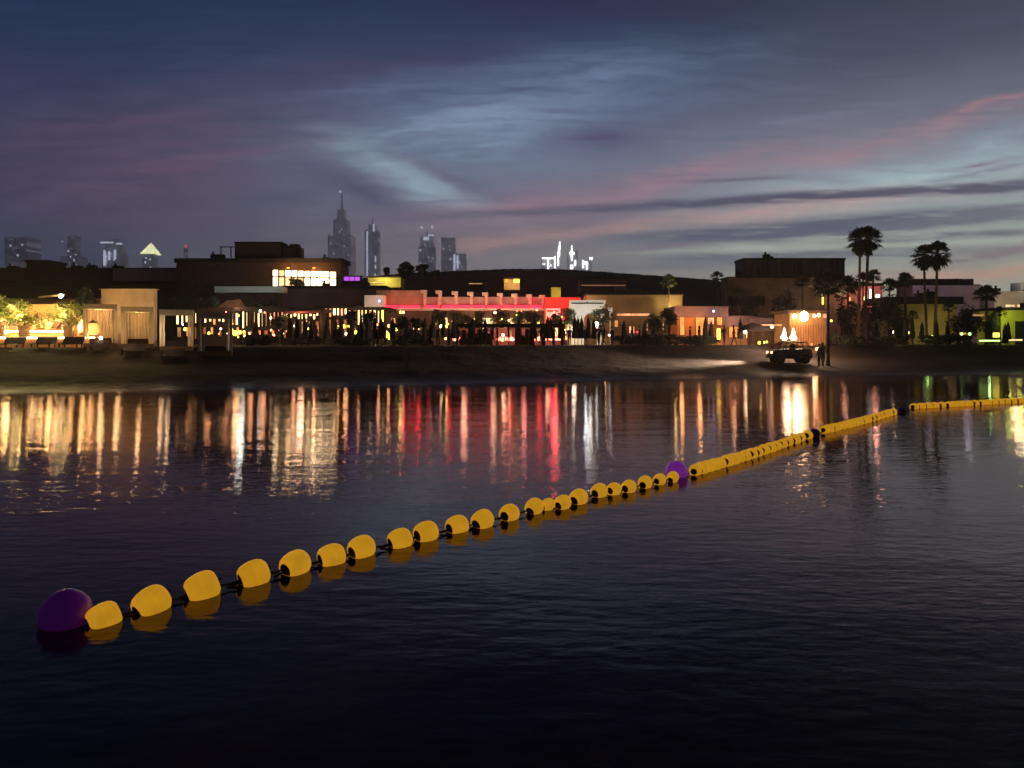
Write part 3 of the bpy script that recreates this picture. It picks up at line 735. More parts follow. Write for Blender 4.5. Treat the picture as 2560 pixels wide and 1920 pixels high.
for i, (a, c, gl_) in enumerate([(968, 990, G_WIND), (1000, 1015, G_WIND), (1088, 1100, G_WINL), (1110, 1120, G_WINL), (1180, 1195, G_WIND), (1205, 1240, G_WINL), (1246, 1262, G_WIND), (1275, 1295, G_WINL), (1303, 1330, G_WIND), (1338, 1350, G_WINL)]):
    window(b, a, c, 794, 812, 83.88, gl_, BLACK)
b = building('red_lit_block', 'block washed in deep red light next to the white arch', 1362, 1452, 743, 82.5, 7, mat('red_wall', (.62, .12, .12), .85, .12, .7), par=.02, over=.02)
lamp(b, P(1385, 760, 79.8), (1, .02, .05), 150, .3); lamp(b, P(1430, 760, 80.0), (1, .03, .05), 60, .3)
m = MB(); m.pb(1365, 1400, 771, 775, 80, .25); m.pb(1365, 1368, 775, 800, 80, .25); m.pb(1397, 1400, 775, 800, 80, .25); m.pb(1368, 1397, 780, 793, 80.05, .15)
e_ = empty('white_frame_sign', P(1382, 860, 80), 'small white slotted frame standing in front of the red lit block', 'frame')
m.pb(1380, 1385, 800, 861, 80.06, .1); m.build('frame_panel', WHITE, e_); lamp(e_, P(1384, 795, 78.6), (1, .85, .65), 45, .1)

# white arch
e_ = empty('white_arch', P(1468, 860, 76), 'tall white plaster arch gateway lit cool white, olive tree beside it', 'arch')
m = MB(); a = P(1425, 758, 76); c = P(1512, 862, 76); ctr = P(1478, 800, 76); ra = 18/F*76
outer = [(a.x, c.z), (a.x, a.z), (c.x, a.z), (c.x, c.z)]
arc = [(ctr.x+ra, c.z)]+[(ctr.x+ra*math.cos(math.pi*i/16), ctr.z+ra*math.sin(math.pi*i/16)) for i in range(17)]+[(ctr.x-ra, c.z)]
poly = outer+arc; n = len(poly)
vs = [(x_, 76, z_) for x_, z_ in poly]+[(x_, 77.2, z_) for x_, z_ in poly]
fs = [tuple(range(n)), tuple(range(2*n-1, n-1, -1))]+[(i, i+n, (i+1) % n+n, (i+1) % n) for i in range(n)]
m.add(vs, fs); m.build('arch_wall', WHITE, e_)
m = MB(); m.pb(1429, 1508, 756.6, 759.6, 75.9, .08); m.pb(1466, 1470, 754.6, 756.5, 75.9, .08); m.build('slot', DARK, e_)
m = MB(); m.pb(1425, 1514, 750, 758, 75.97, 1.26); m.build('lintel', WHITE, e_)
lamp(e_, P(1436, 830, 73.5), (1, .82, .6), 50, .2); lamp(e_, P(1470, 775, 73.2), (.75, .92, 1), 70, .3)
m = MB(); m.pb(1520, 1531, 769, 783, 77, .4); e2 = empty('small_white_panel', P(1526, 800, 77), 'tiny pale wall panel right of the white arch', 'panel'); m.pb(1524, 1527, 783, 861, 77.1, .1); m.build('panel_board', WHITE, e2); lamp(e2, P(1526, 778, 76), (.9, .9, 1), 6, .1)

# yellow small wall pieces and long brown wall
b = building('yellow_nook', 'small mustard lit nook above the red block', 1378, 1402, 717, 92, 3, mat('mustard_wall', (.45, .38, .08), .9, .3, .6), zb=4, par=.05)
lamp(b, P(1394, 733, 90.8), (1, .75, .25), 35, .1)
b = building('brown_wall_building', 'long brown walled building, its right end washed in yellow light', 1466, 1706, 735, 80, 8, mat('ochre_wall', (.24, .16, .08), .9, .2, .6), par=.12, over=.15)
lamp(b, P(1675, 765, 78.6), (1, .72, .28), 55, .2); lamp(b, P(1478, 742, 78.6), (1, .78, .35), 40, .1); lamp(b, P(1690, 750, 78.6), (1, .72, .3), 50, .1)
m = MB(); m.pb(1543, 1577, 784, 789, 79.0, .2); m.pb(1579, 1624, 784, 789, 79.0, .2); m.build('strip_light', G_SALMON, b)
for a, c, t_, bb, gl_ in ((1535, 1546, 800, 818, G_ORANGE), (1554, 1558, 808, 818, G_SALMON), (1572, 1587, 815, 834, G_SALMON), (1590, 1596, 826, 834, G_RED), (1610, 1620, 805, 827, G_SALMON), (1628, 1640, 800, 826, G_RED), (1646, 1650, 808, 827, G_SALMON), (1655, 1660, 806, 828, G_WINL)):
    window(b, a, c, t_, bb, 80, gl_, BLACK)
palm(1672, 706, 765, 79, 22, 'short palm floodlit yellow green against the long brown wall', leafm=LEAF, seed=5, skirt=False, tr=.1, n=26, group='palms by the restaurants', uplight=((1, .9, .35), 900))

# orange shops
def open_kiosk(name, label, px0, px1, pt, Y, wallm, panels, lampc, pw, fascia=None):
    root = building(name, label, px0, px1, pt, Y, 5, wallm, fascia or ROOFD, par=1.1 if fascia else .3, over=.4, cat='kiosk')
    for (a, c, t_, bb, gl_) in panels: window(root, a, c, t_, bb, Y, gl_, BLACK)
    for px, py, pw_ in pw: lamp(root, P(px, py, Y-1.6), lampc, pw_, .15)
    return root
FPUR = mat('mauve_fascia', (.17, .11, .14), .9, .2, .8)
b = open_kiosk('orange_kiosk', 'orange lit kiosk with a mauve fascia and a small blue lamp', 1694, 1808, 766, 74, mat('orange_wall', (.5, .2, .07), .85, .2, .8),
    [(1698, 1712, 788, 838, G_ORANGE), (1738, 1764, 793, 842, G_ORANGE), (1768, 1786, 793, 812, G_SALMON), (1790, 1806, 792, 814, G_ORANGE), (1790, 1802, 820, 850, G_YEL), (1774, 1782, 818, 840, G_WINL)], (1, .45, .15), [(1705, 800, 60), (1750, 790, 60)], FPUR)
l = MB(); l.sphere(P(1784, 778, 73.1), .12); l.build('blue_lamp', G_BLUE, b, True)
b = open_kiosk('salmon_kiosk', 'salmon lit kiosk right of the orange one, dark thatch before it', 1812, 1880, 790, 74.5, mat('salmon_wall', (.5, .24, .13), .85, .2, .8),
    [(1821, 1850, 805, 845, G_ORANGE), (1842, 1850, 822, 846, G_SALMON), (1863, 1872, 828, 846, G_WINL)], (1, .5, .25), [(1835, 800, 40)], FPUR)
building('low_mauve_roof_hut', 'low hut with a mauve roof edge left of the timber bar', 1880, 1974, 795, 73, 6, DWOOD, FPUR, par=1.3, over=.3, cat='hut')
ths = empty('thatched_umbrella', (P(1882, 0, 66).x, 66, 2.0), 'wide dark thatched umbrella left of the fire torches', 'umbrella')
m = MB(); cc = P(1882, 810, 66); m.lathe([(1.35, cc.z-2-.55), (1.3, cc.z-2-.45), (.9, cc.z-2-.15), (.4, cc.z-2), (.05, cc.z-2+.12)], (cc.x, 66, 2.0), 22, wob=.02); m.build('thatch', DFAB, ths, True)
m = MB(); m.tube([(cc.x, 66, 2), (cc.x, 66, cc.z-.3)], .06, 8); m.build('pole', DWOOD, ths)

# timber fire bar
b = building('timber_bar', 'tall timber clad bar glowing orange with big round lanterns on top', 1974, 2064, 776, 68, 5, WOOD, DWOOD, par=.25, over=.25, cat='bar')
m = MB()
for i in range(14):
    px = 1976+i*6.4; m.pb(px, px+.9, 812, 872, 67.94, .05)
m.build('board_gap', DWOOD, b)
for (px, py, r_, gl_) in ((1986, 791, .19, G_HOT), (2010, 791, .40, G_HOT), (2036, 790, .15, G_WARM), (2047, 788, .15, G_WARM), (2063, 790, .17, G_SALMON)):
    l = MB(); l.sphere(P(px, py, 67.5), r_, 14, 8, 1.15); l.lathe([(.03, r_*1.1), (.05, r_*1.2), (.02, r_*1.3)], P(px, py, 67.5), 8); l.build('round_lantern', gl_, b, True)
lamp(b, P(2000, 800, 66.8), (1, .62, .25), 60, .3); lamp(b, P(2050, 850, 66.4), (1, .32, .1), 40, .3)
for (px, py) in ((2029, 861), (2043, 873)):
    l = MB(); l.sphere(P(px, py, 65.5), .16 if px > 2035 else .11, 10, 6); l.build('fire_bowl', G_WARM if px > 2035 else G_ORANGE, b, True); 
lamp(b, P(2043, 871, 65.0), (1, .4, .12), 40, .1)
m = MB(); m.pb(1906, 1949, 811, 814, 70, .3); m.pb(1952, 1976, 811, 814, 70, .3)
e2 = empty('lit_awning_edge', P(1940, 860, 70), 'thin awning edge with a peach strip light left of the timber bar', 'awning'); m.build('strip', G_SALMON, e2)
m = MB()
for px in (1908, 1975): m.pb(px-1, px+1, 814.2, 864, 70.1, .1)
m.build('awning_post', DWOOD, e2); l = MB(); l.sphere(P(1930, 817, 69.8), .16, 10, 6); l.build('bulb', G_WARM, e2, True)

# fire torches
FIRE = glow('flame', (1, .66, .40), 14, .2, 1.5)
for px, lb in ((1960, 'left of the two tall white gas flames burning before the timber bar'), (1982, 'right of the two tall white gas flames burning before the timber bar')):
    e2 = empty('fire_torch', P(px, 870, 62), lb, 'fire torch', 'gas flame torches'); c = P(px, 848, 62)
    m = MB(); m.tube([P(px, 870, 62)-Vector((0, 0, .3)), c-Vector((0, 0, .3))], .05, 8); m.build('stand', BLACK, e2)
    m = MB(); m.lathe([(.06, -.32), (.2, -.2), (.26, -.12), (.24, -.10)], c, 16); m.build('bowl', BLACK, e2, True)
    m = MB(); rr_ = random.Random(px)
    for k in range(4):
        o_ = Vector((rr_.uniform(-.08, .08), rr_.uniform(-.08, .08), 0)); h_ = rr_.uniform(.55, 1.0)
        m.tube([c+o_+Vector((0, 0, -.1)), c+o_*1.6+Vector((0, 0, .1)), c+o_*.8+Vector((.05, 0, h_*.6)), c+Vector((rr_.uniform(-.05, .05), 0, h_))], [.11, .24, .12, .005], 9)
    m.build('flame', FIRE, e2, True)
    lamp(e2, c+Vector((0, -.9, .9)), (1, .62, .36), 800, .25)
# picnic things near the fire
e2 = empty('pink_beach_bag', P(1935, 866, 58), 'crumpled pink and red cloth draped on a cooler beside the flames', 'cloth')
m = MB(); c = P(1945, 862, 58)
for i in range(5):
    m.tube([c+Vector((-.5+.12*i, .05*i, -.25+.07*i)), c+Vector((-.2+.13*i, .1, .05+.04*i)), c+Vector((.3+.02*i, 0, -.12+.05*i))], [.05, .09, .05], 8)
m.build('cloth_fold', mat('pink_cloth', (.75, .16, .2), .8, .2, 4), e2, True)
# ------------------------------------------------------------------ left terrace
DECKM = mat('warm_deck', (.38, .2, .1), .8, .3, 1.5)
a0 = P(-260, 846, 50); a1 = P(236, 846, 50)
dk = empty('raised_deck', (a0.x/2+a1.x/2, 50, 2.0), 'raised timber deck edged by a long white hot light strip at the left', 'deck')
m = MB(); m.box(a0.x, a1.x, 50, 58, 1.7, 2.62); m.build('platform', DECKM, dk)
m = MB(); m.box(a0.x, a1.x+.05, 49.9, 49.995, 2.60, 2.70); m.build('light_strip', G_HOT, dk)
m = MB(); m.box(P(-200, 0, 52.5).x, P(236, 0, 52.5).x, 52.5, 57.9, 2.624, 2.95); m.build('upper_step', DECKM, dk)
m = MB(); m.pb(22, 47, 826.5, 831, 52.4, .09); m.pb(75, 165, 826.5, 831, 52.4, .09); m.pb(-80, 2, 826.5, 831, 52.4, .09); m.build('step_light', G_HOT, dk)
for px, pw in ((10, 55), (100, 45), (175, 55), (225, 30)):
    lamp(dk, P(px, 838, 49.4), (1, .55, .2), pw*.25, .15)
for px in (-60, 15, 60, 120, 205): lamp(dk, P(px, 818, 51.6), (1, .58, .2), 105, .15)
BRACK = mat('warm_white_frame', (.8, .66, .42), .6, .1, 3)
for i, (a, c, t_, bb, Y) in enumerate(((-40, 22, 797, 831, 54), (80, 115, 797, 831, 53.5), (117, 157, 797, 831, 53.5), (191, 232, 797, 841, 51.4))):
    lb = ['leftmost pale daybed booth cut by the photo edge', 'pale framed daybed booth between the two potted olive trees, left one', 'pale framed daybed booth touching the second pot, right one of the pair', 'brightest square daybed booth beside the oval lantern'][i]
    e2 = empty('daybed_booth', P((a+c)/2, bb, Y), lb, 'daybed', 'lit daybed booths on the left deck')
    m = MB(); m.pb(a, c, t_, t_+4, Y, 1.1); m.pb(a, a+4, t_+4, bb, Y, 1.1); m.pb(c-3, c, t_+4, bb, Y, 1.1); m.pb(a+4, c-3, bb-3, bb, Y, 1.1); m.build('frame', BRACK, e2)
    m = MB(); m.pb(a+4, c-3, t_+4, bb-3, Y+1.0, .09); m.build('back_panel', CREAM, e2)
    m = MB(); m.pb(a+4.2, c-3.2, bb-9, bb-3.1, Y+.1, .8); m.build('seat_cushion', WOOD, e2)
    q0 = P(a+8, bb-10, Y+.3); m = MB(); m.add([(q0.x, Y+.3, q0.z), (q0.x+.45, Y+.3, q0.z), (q0.x+.75, Y+.5, q0.z+.5), (q0.x+.3, Y+.5, q0.z+.5), (q0.x, Y+.4, q0.z), (q0.x+.45, Y+.4, q0.z), (q0.x+.75, Y+.6, q0.z+.5), (q0.x+.3, Y+.6, q0.z+.5)], [(0, 1, 2, 3), (7, 6, 5, 4), (0, 4, 5, 1), (1, 5, 6, 2), (2, 6, 7, 3), (3, 7, 4, 0)]); m.build('pillow', DWOOD, e2)
    m = MB(); m.pb(a+4.3, c-3.3, t_+4.2, t_+5.5, Y+.1, .08); m.build('light_strip', G_WARM, e2)
    lamp(e2, P((a+c)/2, t_+9, Y+.15), (1, .62, .24), 16, .1)
for i, (px, pt, wd, lb) in enumerate(((-4, 738, 70, 'brightly uplit olive tree in a pot cut by the left photo edge'), (60, 744, 84, 'uplit olive tree in a dark pot, second from the left edge'), (172, 747, 92, 'widest uplit olive tree in a dark pot beside the square daybed booth'))):
    r_ = tree(px, pt, 840, 51.2, wd, lb, zbase=2.62, leafm=OLIVE, seed=40+i, n=1500, pot=True, leaf=.10, name='potted_olive_tree', group='potted olive trees on the left deck')
    c = P(px, 800, 51.2); lamp(r_, c+Vector((.15, -.75, .35)), (1, .74, .26), 150, .1); lamp(r_, c+Vector((-.3, -.7, .9)), (1, .8, .26), 110, .1)
    l = MB(); l.lathe([(.05, 0), (.05, .06), (.03, .08)], c+Vector((0, -.33, -.05)), 8); l.build('uplight', G_HOT, r_)
def lantern_thing(px, py, Y, r, gm, label, zb=2.0, name='lantern', group=None, light=None, pw=0):
    c = P(px, py, Y); e_ = empty(name, (c.x, Y, c.z-r), label, 'lantern', group)
    m = MB(); m.lathe([(r*.55, -r), (r*.95, -r*.5), (r, 0), (r*.85, r*.6), (r*.5, r)], c, 10); m.build('glow', gm, e_, True)
    m = MB(); m.lathe([(r*.62, r), (r*.66, r*1.12), (r*.2, r*1.35), (r*.1, r*1.5)], c, 10); m.lathe([(r*.66, -r*1.15), (r*.66, -r)], c, 10)
    m.build('cap', BLACK, e_)
    if pw: lamp(e_, c+Vector((0, -r*2.0, r*.4)), light, pw, .08)
    return e_
lantern_thing(232, 823, 50.7, .42, glow('oval_lantern_glow', (1, .5, .14), 1.4, .3, 3), 'big oval orange lantern glowing beside the square daybed booth', light=(1, .55, .2), pw=14)
lantern_thing(16, 830, 51.5, .12, G_HOT, 'small ball lamp on the deck by the leftmost pot')
lantern_thing(252, 845, 48.5, .10, G_HOT, 'small white lamp low between the deck end and the first cabana', light=(1, .6, .3), pw=10)
lantern_thing(152, 740, 58, .16, glow('cool_lamp', (.8, 1, .95), 6), 'cool white lamp at the tip of the pergola beam', light=(.9, 1, .9), pw=10)
b = building('terrace_wall', 'olive brown lit wall behind the left potted trees', -160, 232, 756, 60, .5, mat('olive_wall', (.48, .36, .16), .9, .3, .7), par=.15, over=.05, cat='wall')
for px in (-60, 10, 75, 140, 215): lamp(b, P(px, 790, 58.3), (1, .56, .18), 95, .2)
b = building('dark_pergola', 'dark low pergola roof over the left terrace with one pale beam', -200, 250, 727, 66, 8, mat('pergola_back', (.2, .11, .06), .9, .3, .6), DARK, par=.7, over=.8, cat='pergola')
m = MB(); m.tube([P(98, 743, 62), P(160, 737, 60)], .09, 6); m.build('beam', BRACK, b); lamp(b, P(130, 752, 59), (1, .5, .22), 30, .1)
for px in (-60, 40, 110, 200):
    m = MB(); m.pb(px-3, px+3, 760, 862, 66.0, .1)
building('tan_wall', 'plain tan wall panel behind the first two cabanas', 253, 384, 722, 60, .6, STUC, STUC, par=.05, over=.0, cat='wall')
tw = empty('wall_floodlight', P(300, 862, 58.5), 'low floodlight at the foot of the tan wall behind the cabanas', 'floodlight')
m = MB(); c = P(300, 858, 58.5); m.box(c.x-.15, c.x+.15, 58.4, 58.6, c.z-.1, c.z+.1); m.build('lamp_body', BLACK, tw); lamp(tw, P(290, 800, 57.6), (1, .62, .3), 75, .2); lamp(tw, P(345, 770, 57.6), (1, .62, .32), 38, .2)
bush(186, 250, 724, 790, 59, 'dark tree mass behind the square daybed booth', 55, n=1100, zb=2.0)

# cabanas
def cabana(px0, px1, pt, pb_, Y, label, lit, curtain=True, k=1):
    a = P(px0, pt, Y); b = P(px1, pb_, Y); D = 2.0; zb = b.z
    e_ = empty('cabana', ((a.x+b.x)/2, Y, zb), label, 'cabana', 'beach cabanas left of the restaurants')
    m = MB(); m.box(a.x-.03, b.x+.03, Y-.03, Y+D, a.z-.34, a.z); m.build('canopy_roof', CREAMF if lit else mat('dimmed_frame', (.3, .27, .24), .8, .2, 3), e_)
    fm = CREAMF if lit or k == 2 else mat('dimmed_frame', (.3, .27, .24), .8, .2, 3)  # darker copy of the cream frame, dimness put in for unlit cabanas
    for x in (a.x, b.x-.14):
        for y in (Y, Y+D-.16):
            m = MB(); m.box(x, x+.14, y, y+.14, zb, a.z-.343); m.build('post', fm, e_)
    m = MB(); m.box(a.x, b.x, Y, Y+D, zb-.3, zb+.003); m.build('base', DWOOD, e_)
    if curtain:
        m = MB(); n = 26; vs = []
        for i in range(n+1):
            x = a.x+.15+(b.x-a.x-.3)*i/n; y = Y+D-.25+.04*math.sin(i*1.9)
            vs += [(x, y, zb+.01), (x, y, a.z-.35), (x, y+.03, a.z-.35), (x, y+.03, zb+.01)]
        fs = []
        for i in range(n):
            for j in range(4): fs.append((i*4+j, i*4+(j+1) % 4, (i+1)*4+(j+1) % 4, (i+1)*4+j))
        m.add(vs, fs); m.build('curtain', CREAM, e_)
    for x in (a.x+.16, b.x-.34):
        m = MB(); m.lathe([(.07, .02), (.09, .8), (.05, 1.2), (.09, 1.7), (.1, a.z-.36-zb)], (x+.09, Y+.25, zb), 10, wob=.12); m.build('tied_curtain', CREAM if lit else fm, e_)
    m = MB(); m.box(a.x+.4, b.x-.4, Y+.5, Y+D-.5, zb+.004, zb+.35); m.build('daybed', DFAB, e_)
    if k == 2: lamp(e_, (a.x+.5, Y-.5, zb+1.2), (1, .75, .45), 6, .1)
    if lit: lamp(e_, ((a.x+b.x)/2, Y+.6, a.z-.6), (1, .62, .26), lit, .1)
    th = math.atan2(-((a.x+b.x)/2), Y); e_.rotation_euler.z = th*.9; e_.scale.x = math.cos(th)
    return e_
cabana(208, 292, 760, 858, 49.5, 'first cabana from the left, golden lit with pale boxed roof', 26)
cabana(303, 384, 767, 860, 49.0, 'second cabana from the left, peach lit back curtain, dark lounger before it', 17)
cabana(399, 482, 774, 866, 48.0, 'third cabana from the left, dim with pale frame and lights seen through it', 0, False, 2)
cabana(495, 580, 782, 878, 46.5, 'fourth and darkest cabana from the left with dimmed frame', 0, False, 1)
cl_ = empty('cabana_fill_light', P(300, 868, 47), 'added ground light brightening the fronts of the first cabanas', 'ground light')
m = MB(); c = P(300, 870, 47); m.lathe([(.06, 0), (.07, .05)], (c.x, 47, gz(c.x, 47)), 8); m.build('lamp_body', BLACK, cl_); lamp(cl_, P(290, 842, 46.3), (1, .6, .25), 55, .1); lamp(cl_, P(400, 835, 46.5), (1, .66, .35), 22, .1)  # lights added out front to brighten the cabana frames

# sun loungers
def lounger_proto():
    root = empty('sun_lounger', (0, 0, 0), 'x', 'sun lounger', 'dark sun loungers at the foot of the left deck')
    m = MB(); m.box(-.33, .33, -1.0, .35, .28, .36); m.build('seat', DFAB, root)
    m = MB(); m.add([(-.33, .35, .30), (.33, .35, .30), (.33, .95, .95), (-.33, .95, .95), (-.33, .42, .26), (.33, .42, .26), (.33, 1.03, .91), (-.33, 1.03, .91)], [(0, 1, 2, 3), (7, 6, 5, 4), (0, 4, 5, 1), (1, 5, 6, 2), (2, 6, 7, 3), (3, 7, 4, 0)]); m.build('backrest', DFAB, root)
    for x in (-.3, .25):
        for y in (-.9, .5):
            m = MB(); m.box(x, x+.05, y, y+.05, 0, .279); m.build('leg', BLACK, root)
    return root
lp = lounger_proto(); first = True
lsp = [(30, 48.3, -62), (110, 48.2, -62), (178, 48.1, -62), (245, 47.6, -66), (334, 46.8, -66), (432, 46.2, -58)]
for i, (px, Y, rz) in enumerate(lsp):
    o = lp if first else copy_tree(lp); first = False
    x = (px-1280)/F*Y; o.location = (x, Y, gz(x, Y)+.02); o.rotation_euler.z = R(24+rz*.1); o.scale = (1.8, .9, .72)
    o['label'] = f"dark sun lounger with raised back, {ordn(i+1)} from the left below the deck and cabanas"
br = empty('white_bowl', (P(32, 0, 46.6).x, 46.6, gz(P(32, 0, 46.6).x, 46.6)), 'small round pale side table in front of the first lounger', 'table')
p0 = br.location.copy(); m = MB(); m.lathe([(.03, .42), (.25, .44), (.26, .47), (.02, .47)], p0, 16); m.build('table_top', WHITE, br, True)
m = MB(); m.lathe([(.2, 0), (.2, .02), (.03, .04), (.03, .42)], p0, 12); m.build('leg', WHITE, br); br.name = 'side_table'

# ------------------------------------------------------------------ restaurants
WGL = [G_WINL, G_WIND, G_SALMON, G_WARM, G_ORANGE]
shopfront('restaurant', 'restaurant front with narrow glowing slits behind the third and fourth cabanas', 440, 600, 770, 782, 814, 74, [G_WINL, G_WINL, G_SALMON, G_WARM], 14, 1)
shopfront('restaurant', 'restaurant front with slim white lit columns right of the last cabana', 604, 712, 768, 778, 822, 73, [G_WINL, G_WARM, G_WIND, G_SALMON], 11, 2, wr=(.25, .6))
shopfront('restaurant', 'restaurant with a bright white row of upper panes under a red awning', 714, 800, 772, 781, 800, 72, [G_HOT, G_WARM, G_WINL], 9, 3, wr=(.55, .85))
shopfront('restaurant', 'restaurant glowing peach with trees in front, left of the white block', 802, 880, 764, 767, 795, 75, [G_SALMON, G_SALMON, G_WARM, G_WINL], 8, 4, wr=(.55, .9))
shopfront('restaurant', 'restaurant with tall orange lit bays just below the pale corner block', 882, 962, 768, 772, 815, 74, [G_ORANGE, G_WINL, G_SALMON, G_YEL], 8, 5, wr=(.45, .8))
rb = C.objects.get('restaurant.002')
m = MB(); m.add([tuple(P(708, 783, 68)), tuple(P(798, 781, 68)), tuple(P(802, 776, 71.6)), tuple(P(712, 777, 71.6)), tuple(P(708, 784.5, 68)), tuple(P(798, 782.5, 68)), tuple(P(802, 777.5, 71.6)), tuple(P(712, 778.5, 71.6))], [(0, 1, 2, 3), (7, 6, 5, 4), (0, 4, 5, 1), (1, 5, 6, 2), (2, 6, 7, 3), (3, 7, 4, 0)])
m.build('awning', mat('red_awning', (.45, .08, .05), .9, .2, 2), rb); lamp(rb, P(750, 790, 66.8), (1, .45, .3), 30, .3); lamp(rb, P(750, 770, 69.5), (1, .6, .4), 30, .3)
pbk = building('pale_corner_block', 'pale pink plastered corner block with a small blue lamp left of the neon', 911, 960, 738, 82, 1.9, WHITE, WHITE, par=.02, over=.01)
lamp(pbk, P(925, 765, 79), (1, .66, .5), 75, .3); l = MB(); l.sphere(P(948, 752, 81.9), .09); l.build('blue_lamp', G_BLUE, pbk, True)
# lit awning roof tent
e2 = empty('lit_tent_roof', P(577, 778, 76), 'peach lit pitched tent roof above the restaurants right of the fourth cabana', 'tent')
m = MB(); a = P(545, 778, 76); c = P(606, 778, 76); tz = P(0, 748, 76).z
m.add([(a.x, 74.5, a.z), (c.x, 74.5, a.z), (c.x, 78, a.z), (a.x, 78, a.z), (a.x+.9, 76, tz-.15), (c.x-.2, 76, tz)], [(0, 1, 5, 4), (1, 2, 5), (2, 3, 4, 5), (3, 0, 4), (3, 2, 1, 0)])
m.build('tent_cloth', mat('tent_cloth', (.7, .42, .28), .8, .25, 2), e2); lamp(e2, P(575, 782, 72), (1, .5, .24), 75, .2); lamp(e2, P(585, 762, 72), (1, .52, .24), 55, .2)
m = MB()
for px in (547, 604): m.pb(px-1, px+1, 778.2, 864, 75, .1)
m.build('tent_post', DARK, e2)

for i, (px, pw) in enumerate(((985, 14), (1040, 16), (1120, 26), (1165, 22), (1215, 40), (1265, 34), (1305, 40), (1345, 30))):
    c = P(px, 812, 81.5); e2 = empty('garden_uplight', c, f'small amber uplight glowing at the darkened lower front under the neon, {ordn(i+1)} from the left', 'uplight', 'amber uplights under the neon strip')
    m = MB(); m.lathe([(.06, 0), (.09, .1), (.10, .16), (.07, .17)], c, 10); m.build('glow', G_YEL if i % 3 else G_WARM, e2, True)
    m = MB(); m.tube([(c.x, c.y, 2.0), c], .03, 6); m.build('stake', BLACK, e2); lamp(e2, c+Vector((0, -.25, .35)), (1, .62, .22), pw, .1)
# beach bar with dark flat roof
bb_ = empty('beach_bar', (P(1255, 0, 68).x, 68, 2.0), 'wide flat roofed black beach bar in front of the neon building', 'bar')
m = MB(); m.pb(1138, 1412, 809, 819, 67.5, 6); m.build('roof', DARK, bb_)
m = MB(); m.pb(1142, 1408, 821, 864, 73.0, .3); m.build('back_wall', mat('rose_wall', (.2, .08, .07), .9, .3, .8), bb_)
for px in (1142, 1176, 1205, 1228, 1243, 1290, 1330, 1358, 1384, 1405):
    m = MB(); w2 = 6 if px in (1176, 1330, 1358) else 2.5; m.pb(px-w2, px+w2, 819.1, 864, 68.4, .25); m.build('post', DARK, bb_)
m = MB(); m.pb(1150, 1232, 834, 862, 69.2, .8); m.build('counter', DARK, bb_)
m = MB(); m.pb(1292, 1330, 838, 862, 69.2, .8); m.build('counter', DARK, bb_)
for a, c, t_, b2, gm in ((1240, 1247, 844, 852, G_REDP), (1249, 1252, 842, 852, G_REDP), (1254, 1259, 842, 854, G_REDP), (1262, 1266, 842, 851, G_REDP), (1268, 1284, 842, 852, G_REDP), (1334, 1338, 842, 853, G_REDP), (1343, 1353, 842, 852, G_REDP), (1360, 1366, 842, 851, G_REDP), (1371, 1405, 845, 851, G_REDP), (1388, 1394, 812, 842, G_WINL), (1269, 1280, 826, 841, G_WIND), (1347, 1353, 822, 841, G_WIND)):
    pa = P(a, t_, 69.0); pc = P(c, b2, 69.0); m = MB()
    m.lathe([((pc.x-pa.x)/2*.7, 0), ((pc.x-pa.x)/2, (pa.z-pc.z)*.3), ((pc.x-pa.x)/2*.9, (pa.z-pc.z)*.8), ((pc.x-pa.x)/2*.4, pa.z-pc.z)], ((pa.x+pc.x)/2, 69.0, pc.z), 8)
    m.build('fire_glass', gm, bb_, True)
lamp(bb_, P(1260, 838, 71), (1, .38, .24), 80, .2); lamp(bb_, P(1370, 838, 71), (1, .45, .3), 90, .2); lamp(bb_, P(1180, 838, 71), (1, .25, .18), 20, .2)

# uplit trees between neon building and bar
for i, (px, pt, wd, lb, w_) in enumerate([(1098, 775, 44, 'grey green olive tree under the left part of the neon strip', 8), (1150, 772, 62, 'dark olive tree at the middle of the neon strip', 10), (1190, 778, 50, 'golden lit olive tree over the left side of the beach bar', 50),
        (1250, 776, 58, 'dim round olive tree over the middle of the beach bar', 12), (1295, 778, 56, 'golden lit olive tree over the right side of the beach bar', 55), (1340, 776, 50, 'olive tree with sparse lit branches near the red block', 28), (1388, 786, 46, 'dark olive tree before the small white frame', 6), (1415, 774, 52, 'amber lit olive tree left of the white arch', 40), (1506, 766, 66, 'dark olive tree hiding the right side of the white arch', 6)]):
    r_ = tree(px, pt, 862, 74.5-.3*(i % 3), wd, lb, leafm=OLIVED, seed=60+i, n=900, leaf=.15, name='olive_tree', group='olive trees along the promenade')
    if w_: lamp(r_, (r_.location.x+.3, 74.0, 3.6), (1, .68, .3), w_*3, .1)
for i, (px, pt, wd, lb) in enumerate([(876, 780, 34, 'dark tree between the peach and orange restaurants'), (930, 782, 44, 'big dark tree crown before the orange lit bays'), (700, 790, 50, 'dark spreading tree before the slim white columns'), (1000, 786, 46, 'dark tree left below the neon strip'), (1045, 788, 40, 'dark tree right below the first neon pier'), (1640, 786, 60, 'dark tree before the brown wall lights'), (1672, 772, 46, 'dark slender tree beside the orange kiosk'), (455, 742, 60, 'dark tree rising behind the third cabana'), (520, 745, 60, 'brown dusky tree behind the fourth cabana'), (660, 750, 70, 'low dark tree under the grey green canopy')]):
    tree(px, pt, 862, 69+.4*(i % 3)+(8 if i > 6 else 0), wd, lb, leafm=LEAFD, seed=80+i, n=900, leaf=.17, name='tree', group='dark trees along the promenade')

